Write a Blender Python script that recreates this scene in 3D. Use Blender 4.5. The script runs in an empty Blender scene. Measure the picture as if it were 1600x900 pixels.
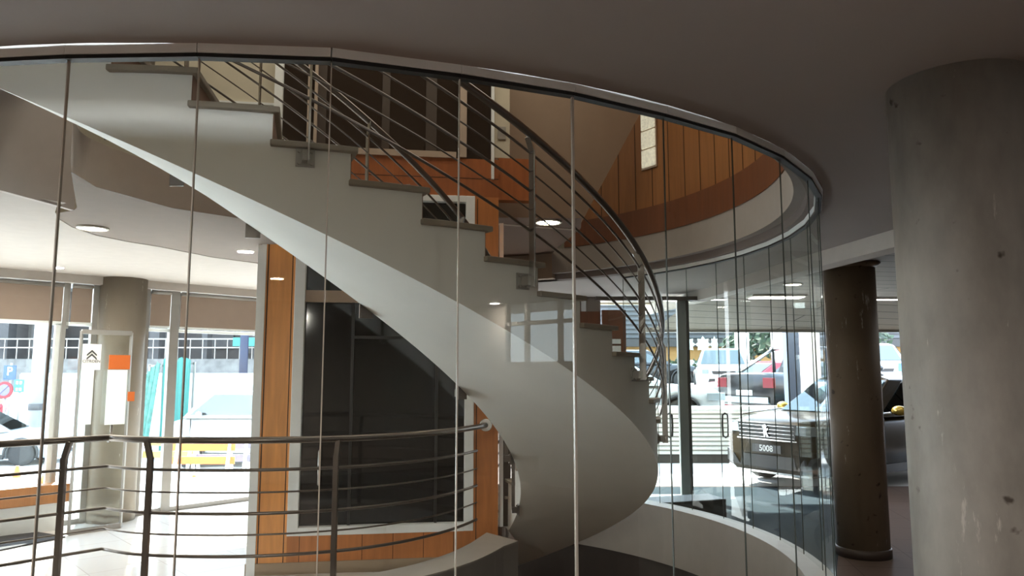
import bpy, bmesh, math, random
from mathutils import Vector, Matrix
random.seed(4)
PI = math.pi
sc = bpy.context.scene
COL = sc.collection
R = math.radians

# ------------------------------------------------------------------ camera (eye = origin height 0, floor at FZ)
F_PX, PITCH = 1155.0, math.atan(1155.0/10100.0)
FZ = -1.70          # floor level below the eye
CZ = 1.125          # ceiling level above the eye
CP, SP = math.cos(PITCH), math.sin(PITCH)
cam = bpy.data.cameras.new('camera'); camo = bpy.data.objects.new('camera', cam); COL.objects.link(camo)
cam.sensor_width = 36; cam.lens = F_PX/1600*36; cam.clip_start = .05; cam.clip_end = 300
camo.location = (0, 0, 0); camo.rotation_euler = (PI/2+PITCH, 0, 0)
sc.camera = camo

def ray(x, y):
    u = (x-800)/F_PX; v = (450-y)/F_PX
    return Vector((u, CP-SP*v, SP+CP*v))
def atz(x, y, z):
    d = ray(x, y); return d*(z/d.z)
def atY(x, y, Y):
    d = ray(x, y); return d*(Y/d.y)

# ------------------------------------------------------------------ materials
M = {}
def nt(name):
    m = bpy.data.materials.new(name); m.use_nodes = True
    M[name] = m
    return m, m.node_tree.nodes, m.node_tree.links, m.node_tree.nodes['Principled BSDF']
def mat(name, col, rough=.5, metal=0, noise=0, scale=8, bump=0, spec=.5, emit=None, es=0, coat=0):
    m, N, L, b = nt(name)
    b.inputs['Roughness'].default_value = rough; b.inputs['Metallic'].default_value = metal
    b.inputs['Specular IOR Level'].default_value = spec
    b.inputs['Coat Weight'].default_value = coat
    c = (*col, 1)
    b.inputs['Base Color'].default_value = c
    tc = N.new('ShaderNodeTexCoord'); nz = N.new('ShaderNodeTexNoise')
    nz.inputs['Scale'].default_value = scale; nz.inputs['Detail'].default_value = 5
    L.new(tc.outputs['Object'], nz.inputs['Vector'])
    rp = N.new('ShaderNodeValToRGB')
    k = noise if noise else .03
    rp.color_ramp.elements[0].position = .3; rp.color_ramp.elements[1].position = .7
    rp.color_ramp.elements[0].color = (*[max(0, x*(1-k)) for x in col], 1)
    rp.color_ramp.elements[1].color = (*[min(1, x*(1+k)) for x in col], 1)
    L.new(nz.outputs['Fac'], rp.inputs['Fac']); L.new(rp.outputs['Color'], b.inputs['Base Color'])
    if bump:
        bp = N.new('ShaderNodeBump'); bp.inputs['Strength'].default_value = bump; bp.inputs['Distance'].default_value = .01
        L.new(nz.outputs['Fac'], bp.inputs['Height']); L.new(bp.outputs['Normal'], b.inputs['Normal'])
    if emit:
        b.inputs['Emission Color'].default_value = (*emit, 1); b.inputs['Emission Strength'].default_value = es
    return m

def glass(name, tint, refl=1.0):
    m = bpy.data.materials.new(name); m.use_nodes = True; N = m.node_tree.nodes; L = m.node_tree.links
    N.remove(N['Principled BSDF']); out = N['Material Output']
    tr = N.new('ShaderNodeBsdfTransparent'); tr.inputs['Color'].default_value = (*tint, 1)
    gl = N.new('ShaderNodeBsdfGlossy'); gl.inputs['Roughness'].default_value = 0.0; gl.inputs['Color'].default_value = (.95, 1, .98, 1)
    lw = N.new('ShaderNodeLayerWeight'); lw.inputs['Blend'].default_value = .5
    # schlick on the facing angle : works from both sides of a single-sheet pane
    p = N.new('ShaderNodeMath'); p.operation = 'POWER'; p.inputs[1].default_value = 5.0
    L.new(lw.outputs['Facing'], p.inputs[0])
    a = N.new('ShaderNodeMath'); a.operation = 'MULTIPLY_ADD'; a.inputs[1].default_value = .20; a.inputs[2].default_value = .045*refl
    L.new(p.outputs[0], a.inputs[0])
    mx = N.new('ShaderNodeMixShader')
    L.new(a.outputs[0], mx.inputs['Fac']); L.new(tr.outputs[0], mx.inputs[1]); L.new(gl.outputs[0], mx.inputs[2])
    L.new(mx.outputs[0], out.inputs['Surface'])
    M[name] = m; return m

def concrete(name, col, dark=.55, pits=True):
    m, N, L, b = nt(name)
    b.inputs['Roughness'].default_value = .55
    tc = N.new('ShaderNodeTexCoord')
    mp = N.new('ShaderNodeMapping'); mp.inputs['Scale'].default_value = (2.5, 2.5, 1.1); L.new(tc.outputs['Object'], mp.inputs['Vector'])
    n1 = N.new('ShaderNodeTexNoise'); n1.inputs['Scale'].default_value = 1.6; n1.inputs['Detail'].default_value = 8; n1.inputs['Roughness'].default_value = .6
    L.new(mp.outputs['Vector'], n1.inputs['Vector'])
    rp = N.new('ShaderNodeValToRGB'); rp.color_ramp.elements[0].position = .3; rp.color_ramp.elements[1].position = .72
    rp.color_ramp.elements[0].color = (*[c*dark for c in col], 1); rp.color_ramp.elements[1].color = (*col, 1)
    L.new(n1.outputs['Fac'], rp.inputs['Fac'])
    # dark pits
    v = N.new('ShaderNodeTexNoise'); v.inputs['Scale'].default_value = 11; v.inputs['Detail'].default_value = 3
    L.new(tc.outputs['Object'], v.inputs['Vector'])
    r2 = N.new('ShaderNodeValToRGB'); r2.color_ramp.elements[0].position = .68; r2.color_ramp.elements[0].color = (1, 1, 1, 1)
    r2.color_ramp.elements[1].position = .74; r2.color_ramp.elements[1].color = (.25, .22, .2, 1)
    L.new(v.outputs['Fac'], r2.inputs['Fac'])
    mu = N.new('ShaderNodeMix'); mu.data_type = 'RGBA'; mu.blend_type = 'MULTIPLY'; mu.inputs['Factor'].default_value = 1 if pits else .2
    L.new(rp.outputs['Color'], mu.inputs['A']); L.new(r2.outputs['Color'], mu.inputs['B'])
    # pale vertical drips
    m3 = N.new('ShaderNodeMapping'); m3.inputs['Scale'].default_value = (9, 9, 1.6); L.new(tc.outputs['Object'], m3.inputs['Vector'])
    n3 = N.new('ShaderNodeTexNoise'); n3.inputs['Scale'].default_value = 1.0; n3.inputs['Detail'].default_value = 6; n3.inputs['Roughness'].default_value = .75
    L.new(m3.outputs['Vector'], n3.inputs['Vector'])
    r3 = N.new('ShaderNodeValToRGB'); r3.color_ramp.elements[0].position = .63; r3.color_ramp.elements[0].color = (0, 0, 0, 1)
    r3.color_ramp.elements[1].position = .68; r3.color_ramp.elements[1].color = (.8, .8, .8, 1)
    L.new(n3.outputs['Fac'], r3.inputs['Fac'])
    m4 = N.new('ShaderNodeMix'); m4.data_type = 'RGBA'; m4.blend_type = 'MIX'
    L.new(r3.outputs['Color'], m4.inputs['Factor']); L.new(mu.outputs['Result'], m4.inputs['A']); m4.inputs['B'].default_value = (.62, .6, .55, 1)
    L.new(m4.outputs['Result'], b.inputs['Base Color'])
    bp = N.new('ShaderNodeBump'); bp.inputs['Strength'].default_value = .25; bp.inputs['Distance'].default_value = .01
    L.new(n1.outputs['Fac'], bp.inputs['Height']); L.new(bp.outputs['Normal'], b.inputs['Normal'])
    return m

def tiles(name, col, grout, sx, sy, rough, mortar=.006, spec=.5, rot=0, off=0.0, mirror=0):
    m, N, L, b = nt(name)
    b.inputs['Roughness'].default_value = rough; b.inputs['Specular IOR Level'].default_value = spec
    tc = N.new('ShaderNodeTexCoord'); mp = N.new('ShaderNodeMapping'); mp.inputs['Rotation'].default_value = (0, 0, rot)
    L.new(tc.outputs['Object'], mp.inputs['Vector'])
    br = N.new('ShaderNodeTexBrick'); br.offset = off; br.inputs['Scale'].default_value = 1
    br.inputs['Brick Width'].default_value = sx; br.inputs['Row Height'].default_value = sy; br.inputs['Mortar Size'].default_value = mortar
    br.inputs['Color1'].default_value = (*col, 1); br.inputs['Color2'].default_value = (*[c*.94 for c in col], 1); br.inputs['Mortar'].default_value = (*grout, 1)
    L.new(mp.outputs['Vector'], br.inputs['Vector']); L.new(br.outputs['Color'], b.inputs['Base Color'])
    if mirror:      # polished tile: diffuse body with an even clear polish
        df = N.new('ShaderNodeBsdfDiffuse'); gl = N.new('ShaderNodeBsdfGlossy'); gl.inputs['Roughness'].default_value = rough; mx = N.new('ShaderNodeMixShader'); mx.inputs['Fac'].default_value = mirror
        L.new(br.outputs['Color'], df.inputs['Color']); L.new(df.outputs[0], mx.inputs[1]); L.new(gl.outputs[0], mx.inputs[2]); L.new(mx.outputs[0], N['Material Output'].inputs['Surface']); N.remove(b)
    return m

def wood(name, col, rough=.4):
    m, N, L, b = nt(name)
    b.inputs['Roughness'].default_value = rough
    tc = N.new('ShaderNodeTexCoord'); mp = N.new('ShaderNodeMapping'); mp.inputs['Scale'].default_value = (14, 14, 1.2)
    L.new(tc.outputs['Object'], mp.inputs['Vector'])
    n = N.new('ShaderNodeTexNoise'); n.inputs['Scale'].default_value = 1.5; n.inputs['Detail'].default_value = 6; n.inputs['Distortion'].default_value = .6
    L.new(mp.outputs['Vector'], n.inputs['Vector'])
    rp = N.new('ShaderNodeValToRGB'); rp.color_ramp.elements[0].position = .3; rp.color_ramp.elements[1].position = .75
    rp.color_ramp.elements[0].color = (*[c*.82 for c in col], 1); rp.color_ramp.elements[1].color = (*[min(1, c*1.1) for c in col], 1)
    L.new(n.outputs['Fac'], rp.inputs['Fac']); L.new(rp.outputs['Color'], b.inputs['Base Color'])
    return m

glass('clear_glass', (.90, .925, .905))
glass('window_glass', (.96, .98, .97), .7)
glass('tinted_glass', (.60, .63, .64), .6)
glass('car_glass', (.25, .30, .30), 2.2)
mat('edge_glass', (.50, .46, .40), .25, 0)
mat('edge_dark', (.07, .085, .075), .3)
mat('gasket', (.006, .006, .006), .6)
mat('strip_metal', (.86, .90, .89), .6, 0)
mat('ceiling_paint', (.36, .325, .30), .9, noise=.05, scale=.8)
mat('white_paint', (.42, .385, .35), .85)
mat('plaster', (.83, .84, .795), .75, noise=.03, scale=2)
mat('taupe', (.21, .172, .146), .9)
mat('taupe_lifted', (.42, .35, .30), .9)  # taupe lightened in its colour to offset dim light on the fascia
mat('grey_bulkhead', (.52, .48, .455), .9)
mat('fascia', (.30, .265, .235), .85)
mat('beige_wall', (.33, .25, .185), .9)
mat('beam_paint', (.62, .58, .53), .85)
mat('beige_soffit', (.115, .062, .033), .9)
mat('beige_dark', (.13, .098, .073), .9)
mat('fascia_shade', (.20, .165, .15), .9)
mat('tread', (.30, .265, .21), .55, noise=.1)
mat('steel', (.55, .54, .52), .26, .95)
mat('steel_dark', (.15, .13, .115), .3, .9)
mat('plate_steel', (.42, .41, .38), .4, .6)
mat('black_metal', (.03, .03, .03), .4, .3)
wood('wood', (.32, .135, .042)); wood('wood_dark', (.16, .055, .021)); wood('wood_mid', (.40, .125, .036)); wood('wood_pale', (.86, .38, .115)); wood('wood_sill', (.58, .215, .062))
mat('seam', (.07, .03, .014), .8)
mat('riser_wood', (.20, .11, .065), .6, noise=.15)
mat('white_frame', (.90, .94, .95), .5)
mat('beige_frame', (.46, .36, .28), .6)
mat('dark_glass', (.010, .011, .011), .06, 0, spec=.45)
mat('brown_glass', (.030, .020, .014), .12, 0, spec=.3)
mat('brown_panel', (.05, .033, .022), .6)
mat('cream', (.62, .57, .45), .9)
mat('skirting', (.36, .28, .20), .6)
mat('curb_top', (.45, .41, .365), .5)
mat('curb_side', (.36, .33, .31), .85)
mat('well_wall', (.065, .053, .046), .9)
mat('well_floor', (.24, .15, .105), .7)
tiles('floor_pale', (.70, .66, .62), (.5, .46, .42), .6, .6, .16, .004, .8, R(47))
tiles('floor_near', (.13, .095, .08), (.08, .06, .05), .6, .6, .3, .004, .12, R(10), mirror=.02)
tiles('floor_blue', (.05, .066, .078), (.03, .035, .04), .9, .9, .08, .006, .3, R(5), mirror=.07)
tiles('slat_ceiling', (.25, .225, .185), (.03, .025, .02), 6.0, .34, .6, .012, .3, R(-8), .5)
concrete('concrete', (.47, .45, .41), .55)
concrete('concrete_brown', (.17, .125, .08), .75)
concrete('concrete_tan', (.20, .17, .13), .85, False)
mat('plinth', (.05, .035, .028), .5)
mat('blind', (.17, .128, .10), .9, emit=(.9, .66, .48), es=.02)  # weak emission puts a glow into the cloth
mat('alu', (.26, .25, .235), .45, .3)
mat('alu_white', (.6, .62, .61), .5)
mat('door_grey', (.30, .34, .34), .4, .4)
mat('lamp_glow', (1, 1, 1), .5, emit=(1, .88, .68), es=14)
mat('panel_glow', (1, 1, 1), .5, emit=(1, .97, .9), es=5)
mat('lamp_rim', (.75, .72, .66), .5)
mat('mat_rubber', (.035, .037, .042), .9, noise=.2, scale=60)
mat('black_box', (.018, .018, .016), .5)
mat('street', (.70, .68, .66), .9, noise=.06, scale=.6)
mat('pave', (.55, .54, .52), .9)
mat('stone', (.13, .125, .12), .9, noise=.3, scale=3)
mat('facade_pale', (.25, .25, .25), .9)
mat('facade_dark', (.012, .010, .011), .6, noise=.3, scale=2)
mat('facade_grey', (.055, .053, .055), .9)
mat('teal', (.03, .17, .15), .7); mat('teal_net', (.10, .26, .22), .8, noise=.3, scale=6)
mat('hoarding', (.5, .5, .5), .8)
mat('orange', (.55, .12, .015), .6); mat('red', (.25, .012, .02), .5); mat('blue_sign', (.02, .06, .13), .5); mat('sky_sign', (.03, .15, .26), .5)
mat('sign_white', (.9, .9, .88), .6); mat('sign_black', (.03, .03, .03), .6); mat('hi_vis', (.20, .26, .03), .7)
mat('yellow', (.40, .28, .05), .6); mat('navy', (.008, .012, .035), .6); mat('skin', (.42, .25, .17), .7); mat('hair', (.02, .015, .012), .8)
mat('lilac', (.14, .13, .2), .6)
mat('decal', (.80, .90, .86), .8)
mat('green_leaf', (.022, .04, .016), .8, noise=.4, scale=9); mat('bark', (.12, .08, .05), .9); mat('topiary', (.30, .36, .32), .8)
mat('ochre', (.24, .13, .04), .9); mat('dark_roof', (.03, .028, .026), .8); mat('shutter', (.06, .065, .07), .7)
mat('blue_col', (.10, .13, .20), .7)
mat('white_wall_out', (.85, .83, .79), .9); mat('plinth_out', (.05, .042, .036), .9); mat('groove', (.22, .21, .18), .9)
mat('tyre', (.012, .012, .012), .7); mat('alloy', (.55, .56, .58), .3, .8)
mat('car_bronze', (.034, .024, .012), .25, 0, spec=.15); mat('car_white', (.30, .315, .32), .2, coat=.2); mat('car_black', (.006, .006, .007), .25)
mat('car_red', (.26, .008, .016), .25); mat('car_teal', (.05, .12, .10), .3)
mat('car_trim', (.012, .012, .012), .5); mat('chrome', (.50, .51, .51), .15, 1.0); mat('lamp_lens', (.30, .34, .36), .08, .4)
mat('blue_lens', (.08, .20, .45), .1, .3); mat('tail_lamp', (.12, .006, .01), .2); mat('mirror_gold', (.40, .28, .06), .2, .7)
mat('plate_black', (.02, .02, .022), .4); mat('plate_white', (.8, .8, .78), .5)
mat('glass_block', (.80, .78, .66), .15, 0, noise=.25, scale=30, bump=.8, emit=(1, .93, .72), es=.08)  # faint emission puts a lit look into the blocks

# ------------------------------------------------------------------ mesh helpers
class MB:
    def __init__(s): s.v = []; s.f = []; s.m = []; s.sm = []
    def add(s, vs, fs, mi=0, smooth=False):
        o = len(s.v); s.v += [tuple(v) for v in vs]
        for f in fs: s.f.append([o+i for i in f]); s.m.append(mi); s.sm.append(smooth)
        return s
    def box(s, x0, x1, y0, y1, z0, z1, mi=0):
        return s.hexa([(x0, y0), (x1, y0), (x1, y1), (x0, y1)], z0, z1, mi)
    def hexa(s, pl, z0, z1, mi=0):        # convex/any plan polygon extruded
        n = len(pl)
        vs = [(p[0], p[1], z0) for p in pl]+[(p[0], p[1], z1) for p in pl]
        fs = [list(range(n))[::-1], list(range(n, 2*n))]+[[i, (i+1) % n, n+(i+1) % n, n+i] for i in range(n)]
        return s.add(vs, fs, mi)
    def prism(s, pts, d, mi=0):           # planar 3-D polygon thickened by vector d
        n = len(pts); d = Vector(d); pts = [Vector(p) for p in pts]
        vs = pts+[p+d for p in pts]
        fs = [list(range(n))[::-1], list(range(n, 2*n))]+[[i, (i+1) % n, n+(i+1) % n, n+i] for i in range(n)]
        return s.add(vs, fs, mi)
    def bar(s, a, b, w, h=None, mi=0, up=(0, 0, 1)):   # rectangular bar a->b
        h = h or w; a = Vector(a); b = Vector(b); t = (b-a).normalized(); u = Vector(up)
        if abs(t.dot(u)) > .98: u = Vector((0, 1, 0))
        sd = t.cross(u).normalized(); u = sd.cross(t)
        q = [sd*(-w/2)+u*(-h/2), sd*(w/2)+u*(-h/2), sd*(w/2)+u*(h/2), sd*(-w/2)+u*(h/2)]
        return s.prism([a+x for x in q], b-a, mi)
    def tube(s, path, r, n=8, mi=0, cap=True, closed=False):
        P = [Vector(p) for p in path]; k = len(P); vs = []; fs = []
        ref = None
        for i, p in enumerate(P):
            if closed: t = (P[(i+1) % k]-P[i-1])
            else: t = P[min(i+1, k-1)]-P[max(i-1, 0)]
            t.normalize()
            if ref is None:
                ref = Vector((0, 0, 1)) if abs(t.z) < .9 else Vector((1, 0, 0))
            sd = t.cross(ref).normalized(); ref = sd.cross(t).normalized()
            rr = r[i] if isinstance(r, (list, tuple)) else r
            for j in range(n):
                a = 2*PI*j/n; vs.append(p+sd*(rr*math.cos(a))+ref*(rr*math.sin(a)))
        for i in range(k if closed else k-1):
            for j in range(n):
                a, b = i*n+j, i*n+(j+1) % n; c, d = ((i+1) % k)*n+(j+1) % n, ((i+1) % k)*n+j
                fs.append([a, b, c, d])
        s.add(vs, fs, mi, True)
        if cap and not closed:
            s.f.append([len(s.v)-len(vs)+j for j in range(n)][::-1]); s.m.append(mi); s.sm.append(False)
            s.f.append([len(s.v)-n+j for j in range(n)]); s.m.append(mi); s.sm.append(False)
        return s
    def lathe(s, prof, c=(0, 0, 0), n=24, mi=0, axis='z', smooth=True):   # prof [(r,h)]
        vs = []; fs = []; c = Vector(c)
        for r, h in prof:
            for j in range(n):
                a = 2*PI*j/n; x, y = r*math.cos(a), r*math.sin(a)
                p = (x, y, h) if axis == 'z' else ((x, h, y) if axis == 'y' else (h, x, y))
                vs.append(c+Vector(p))
        for i in range(len(prof)-1):
            for j in range(n): fs.append([i*n+j, i*n+(j+1) % n, (i+1)*n+(j+1) % n, (i+1)*n+j])
        s.add(vs, fs, mi, smooth)
        o = len(s.v)-len(vs)
        for i, flip in ((0, True), (len(prof)-1, False)):
            if prof[i][0] > 1e-4:
                l = [o+i*n+j for j in range(n)]; s.f.append(l[::-1] if flip else l); s.m.append(mi); s.sm.append(False)
        return s
    def blob(s, c, rx, ry, rz, mi=0, n=10, jit=0):
        c = Vector(c); vs = []; fs = []
        for i in range(n+1):
            ph = PI*i/n
            for j in range(2*n):
                a = PI*j/n; k = 1+random.uniform(-jit, jit)
                vs.append(c+Vector((rx*math.sin(ph)*math.cos(a)*k, ry*math.sin(ph)*math.sin(a)*k, rz*math.cos(ph)*k)))
        for i in range(n):
            for j in range(2*n): fs.append([i*2*n+j, (i+1)*2*n+j, (i+1)*2*n+(j+1) % (2*n), i*2*n+(j+1) % (2*n)])
        return s.add(vs, fs, mi, True)
    def arc_wall(s, c, r0, r1, a0, a1, z0, z1, n, mi=0):    # curved solid between radii
        vs = []; fs = []
        for i in range(n+1):
            a = a0+(a1-a0)*i/n; ca, sa = math.cos(a), math.sin(a)
            for r, z in ((r0, z0), (r1, z0), (r1, z1), (r0, z1)): vs.append((c[0]+r*ca, c[1]+r*sa, z))
        for i in range(n):
            o = 4*i
            for k in range(4): fs.append([o+k, o+(k+1) % 4, o+4+(k+1) % 4, o+4+k])
        fs += [[0, 1, 2, 3][::-1], [4*n, 4*n+1, 4*n+2, 4*n+3]]
        return s.add(vs, fs, mi)
    def build(s, name, mats, parent=None, bevel=0, fix=True):
        me = bpy.data.meshes.new(name); me.from_pydata(s.v, [], s.f)
        for m in ([mats] if isinstance(mats, str) else mats): me.materials.append(M[m])
        for p, mi, sm in zip(me.polygons, s.m, s.sm): p.material_index = mi; p.use_smooth = sm
        if fix:
            bm = bmesh.new(); bm.from_mesh(me); bmesh.ops.recalc_face_normals(bm, faces=bm.faces); bm.to_mesh(me); bm.free()
        o = bpy.data.objects.new(name, me); COL.objects.link(o)
        if parent: attach(o, parent)
        if bevel:
            b = o.modifiers.new('bevel', 'BEVEL'); b.width = bevel; b.segments = 2; b.limit_method = 'ANGLE'
        return o

def chain(o):
    m = Matrix.Identity(4)
    while o: m = o.matrix_basis if False else m; break
    return m
def world_of(o):
    # world matrix from location/rotation without a depsgraph update
    m = Matrix.LocRotScale(o.location, o.rotation_euler, o.scale)
    if o.parent: m = world_of(o.parent) @ o.matrix_parent_inverse @ m
    return m
def attach(o, parent):
    o.parent = parent; o.matrix_parent_inverse = world_of(parent).inverted()
def thing(name, label, cat, loc=(0, 0, 0), group=None):
    o = bpy.data.objects.new(name, None); o.empty_display_size = .1; COL.objects.link(o); o.location = loc
    o['label'] = label; o['category'] = cat
    if group: o['group'] = group
    return o
def tag(o, label, cat, group=None, kind=None):
    o['label'] = label; o['category'] = cat
    if group: o['group'] = group
    if kind: o['kind'] = kind
    return o
def struct(o, label=None):
    o['kind'] = 'structure'
    if label: o['label'] = label
    return o
def copy_tree(o, parent=None):
    c = o.copy(); COL.objects.link(c)
    if parent:
        c.parent = parent; c.matrix_parent_inverse = o.matrix_parent_inverse.copy()
    for ch in list(o.children): copy_tree(ch, c)
    return c
def text_mesh(name, body, size, mtx, material, parent=None, depth=.004, bold=0, align='CENTER', sx=1):
    cu = bpy.data.curves.new(name, 'FONT'); cu.body = body; cu.size = size; cu.extrude = depth; cu.offset = bold
    cu.align_x = align; cu.align_y = 'CENTER'; cu.resolution_u = 3
    t = bpy.data.objects.new('lettering_source', cu); COL.objects.link(t)
    dg = bpy.context.evaluated_depsgraph_get(); me = bpy.data.meshes.new_from_object(t.evaluated_get(dg))
    bpy.data.objects.remove(t); bpy.data.curves.remove(cu)
    me.transform(mtx @ Matrix.Diagonal((sx, 1, 1, 1))); me.materials.clear(); me.materials.append(M[material])
    o = bpy.data.objects.new(name, me); COL.objects.link(o)
    if parent: attach(o, parent)
    return o

# ------------------------------------------------------------------ main plan numbers
C = Vector((-1.325, 6.025)); RG = 3.57                 # glass drum
SCX, SCY, SR, SI = -1.9019, 6.2359, 3.0718, 1.973        # helical stair : centre, outer and inner radius
ST0, SDT, SZ0, SDZ = -1.4216, 0.1167, 1.3665, .155       # first nosing angle, angle per step, its height, rise
SDEP = .466                                             # string depth under the nosing line
def cp(a, r): return (C.x+r*math.cos(a), C.y+r*math.sin(a))
def sp(i, r, dz=0): a = ST0+SDT*i; return Vector((SCX+r*math.cos(a), SCY+r*math.sin(a), SZ0-SDZ*i+dz))

def fill(name, outer, holes, z, material, up=True):
    bm = bmesh.new(); es = []
    for loop in [outer]+holes:
        vs = [bm.verts.new((p[0], p[1], z)) for p in loop]
        es += [bm.edges.new((vs[i], vs[(i+1) % len(vs)])) for i in range(len(vs))]
    bmesh.ops.triangle_fill(bm, use_beauty=True, edges=es)
    bmesh.ops.recalc_face_normals(bm, faces=bm.faces)
    for f in bm.faces:
        if (f.normal.z > 0) != up: f.normal_flip()
    me = bpy.data.meshes.new(name); bm.to_mesh(me); bm.free(); me.materials.append(M[material])
    o = bpy.data.objects.new(name, me); COL.objects.link(o); return struct(o)

# left curb / guard rail line (plan) from the near left round to the end of the shopfront
RAIL = [(-3.75, 4.02), (-3.24, 4.68), (-2.79, 5.19), (-2.40, 5.02), (-1.75, 4.98), (-1.18, 5.13), (-.78, 5.40), (-.47, 5.80), (-.27, 6.25)]
def spline(P, n=6):
    out = []
    for i in range(len(P)-1):
        p0, p1, p2, p3 = P[max(i-1, 0)], P[i], P[i+1], P[min(i+2, len(P)-1)]
        for k in range(n):
            t = k/n
            out.append(tuple(.5*((2*b)+(-a+c)*t+(2*a-5*b+4*c-d)*t*t+(-a+3*b-3*c+d)*t**3) for a, b, c, d in zip(p0, p1, p2, p3)))
    out.append(tuple(P[-1])); return out
railpath = RAIL[:2]+spline(RAIL[2:], 6)
def offset(P, d):
    out = []
    for i, p in enumerate(P):
        a = Vector(P[max(i-1, 0)]); b = Vector(P[min(i+1, len(P)-1)]); t = (b-a).normalized()
        out.append((p[0]+t.y*d, p[1]-t.x*d))
    return out
FE = (-.10, 6.80)                                       # right end of the shopfront
curb_out = offset(railpath, -.05)                        # room side
curb_in = offset(railpath, .24)                          # well side
curb_out[-1] = (-.22, 6.62); curb_in[-1] = (.05, 6.30)
# ---------------------------------------------------------------- floors
well = [cp(R(a), 3.44) for a in range(-140, 77, 4)]+[(-1.95, 9.2), (-1.95, 7.25), (-.06, 6.95)]+[curb_in[-1]]+curb_in[::-1][1:]
fill('floor', [(-9, -7), (8.2, -7), (8.2, 3.1), (16, 3.1), (16, 11.4), (1.6, 11.4), (-.2, 9.9), (-2.4, 11.9), (-9.5, 4.2)], [well], FZ, 'floor_near')
# pale polished floor of the showroom to the left, laid on the slab
fp = [(-9.4, 4.25), (-3.9, 3.9)]+curb_out+[(-.22, 6.62), (-2.2, 6.5), (-2.3, 11.7)]
fill('floor_2', fp, [], FZ+.004, 'floor_pale')
fb = [cp(R(a), 3.80) for a in range(-2, 41, 3)]+[(1.2, 9.4), (1.3, 11.3), (5.0, 11.3), (3.3, 7.7)]
fill('floor_3', fb, [], FZ+.004, 'floor_blue')
fill('floor_4', well, [], -2.42, 'well_floor')
# well walls
b = MB()
ww = [cp(R(a), 3.44) for a in range(-140, 77, 4)]
for i in range(len(ww)-1): b.add([(*ww[i], -2.42), (*ww[i+1], -2.42), (*ww[i+1], FZ+.3), (*ww[i], FZ+.3)], [[0, 1, 2, 3]], 0, True)
struct(b.build('wall_well', 'well_wall', fix=False))
b = MB(); L_ = [curb_in[k] for k in range(len(curb_in))]+[(-.06, 6.95), (-1.95, 7.25), (-1.95, 9.2)]
for i in range(len(L_)-1):
    zt = FZ+.31 if i < len(curb_in)-1 else FZ+.3
    b.add([(*L_[i], -2.42), (*L_[i+1], -2.42), (*L_[i+1], zt), (*L_[i], zt)], [[0, 1, 2, 3]], 0, True)
struct(b.build('wall_well_left', 'curb_side', fix=False))
# curb ring under the glass and the low kerb under the guard rail
b = MB(); b.arc_wall(C, 3.42, 3.62, R(-141), R(76), FZ-.25, -1.385, 90); struct(b.build('trim_1', 'curb_top'), 'pale curb ring under the curved glass')
b = MB(); n = len(curb_in)
vs = [(*p, FZ-.05) for p in curb_out]+[(*p, FZ-.05) for p in curb_in]+[(*p, -1.38) for p in curb_out]+[(*p, -1.38) for p in curb_in]
fs = []
for i in range(n-1):
    fs += [[2*n+i, 2*n+i+1, 3*n+i+1, 3*n+i], [i, i+1, 2*n+i+1, 2*n+i], [n+i+1, n+i, 3*n+i, 3*n+i+1]]
fs += [[0, n, 3*n, 2*n], [n-1, 2*n-1, 4*n-1, 3*n-1]]
b.add(vs, fs); struct(b.build('trim_2', 'curb_top'), 'pale kerb along the stair well under the guard rail')

# ---------------------------------------------------------------- ceiling over the viewer, with the round opening
circ = [cp(R(a), RG+.03) for a in range(-180, 180, 4)]
fill('ceiling', [(-9, -7), (8.2, -7), (8.2, 3.2), (3.12, 5.2), (2.86, 7.2), (2.62, 9.8), (2.2, 12.2), (-1.5, 12.2), (-2.2, 9.65), (-4.95, 6.1), (-9, 4.3)],
     [circ], CZ, 'ceiling_paint', up=False)

# drum glass : seam angles
STEP = 7.50
seen = [atz(x, y, CZ-.045) for x, y in ((108, 95), (312, 92), (518, 99), (718, 124), (894, 152), (1036, 185), (1143, 215), (1218, 249), (1262, 282))]
angs = [math.atan2(p.y-C.y, p.x-C.x) for p in seen]
angs = [angs[0]-R(7.4)*k for k in range(8, 0, -1)]+angs+[angs[-1]+R(7.6)*k for k in range(1, 11)]
P = [cp(a, RG) for a in angs]
for k_, p_ in enumerate(seen): P[8+k_] = (p_.x, p_.y)
b = MB(); g = MB()
for i in range(len(P)-1):
    t = (Vector(P[i+1])-Vector(P[i])).normalized(); o = Vector((t.y, -t.x))
    q = [Vector(P[i])+o*.028, Vector(P[i+1])+o*.028, Vector(P[i+1])-o*.02, Vector(P[i])-o*.02]
    b.hexa(q, CZ-.032, CZ+.02)
    q = [Vector(P[i])+o*.022, Vector(P[i+1])+o*.022, Vector(P[i+1])-o*.014, Vector(P[i])-o*.014]
    g.hexa(q, CZ-.046, CZ-.031)
struct(b.build('trim_3', 'strip_metal'), 'pale metal head channel of the curved glass wall')
struct(g.build('trim_4', 'gasket'), 'black gasket under the head channel')
for i in range(len(P)-1):
    a, c = Vector(P[i]), Vector(P[i+1])
    w = MB(); w.add([(a.x, a.y, -1.385), (c.x, c.y, -1.385), (c.x, c.y, CZ-.04), (a.x, a.y, CZ-.04)], [[0, 1, 2, 3]])
    wo = struct(w.build('window_%d' % (i+1), 'clear_glass', fix=False))
    rad = (c-C).normalized(); tn = Vector((-rad.y, rad.x))
    wd = .009 if i == 11 else .0042; dp_ = .006 if i < 12 else .003
    e = MB(); e.hexa([c+rad*dp_-tn*wd/2, c+rad*dp_+tn*wd/2, c-rad*dp_+tn*wd/2, c-rad*dp_-tn*wd/2], -1.385, CZ-.04)
    e.build('pane_edge', 'edge_glass' if i < 12 else 'edge_dark', wo)

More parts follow.
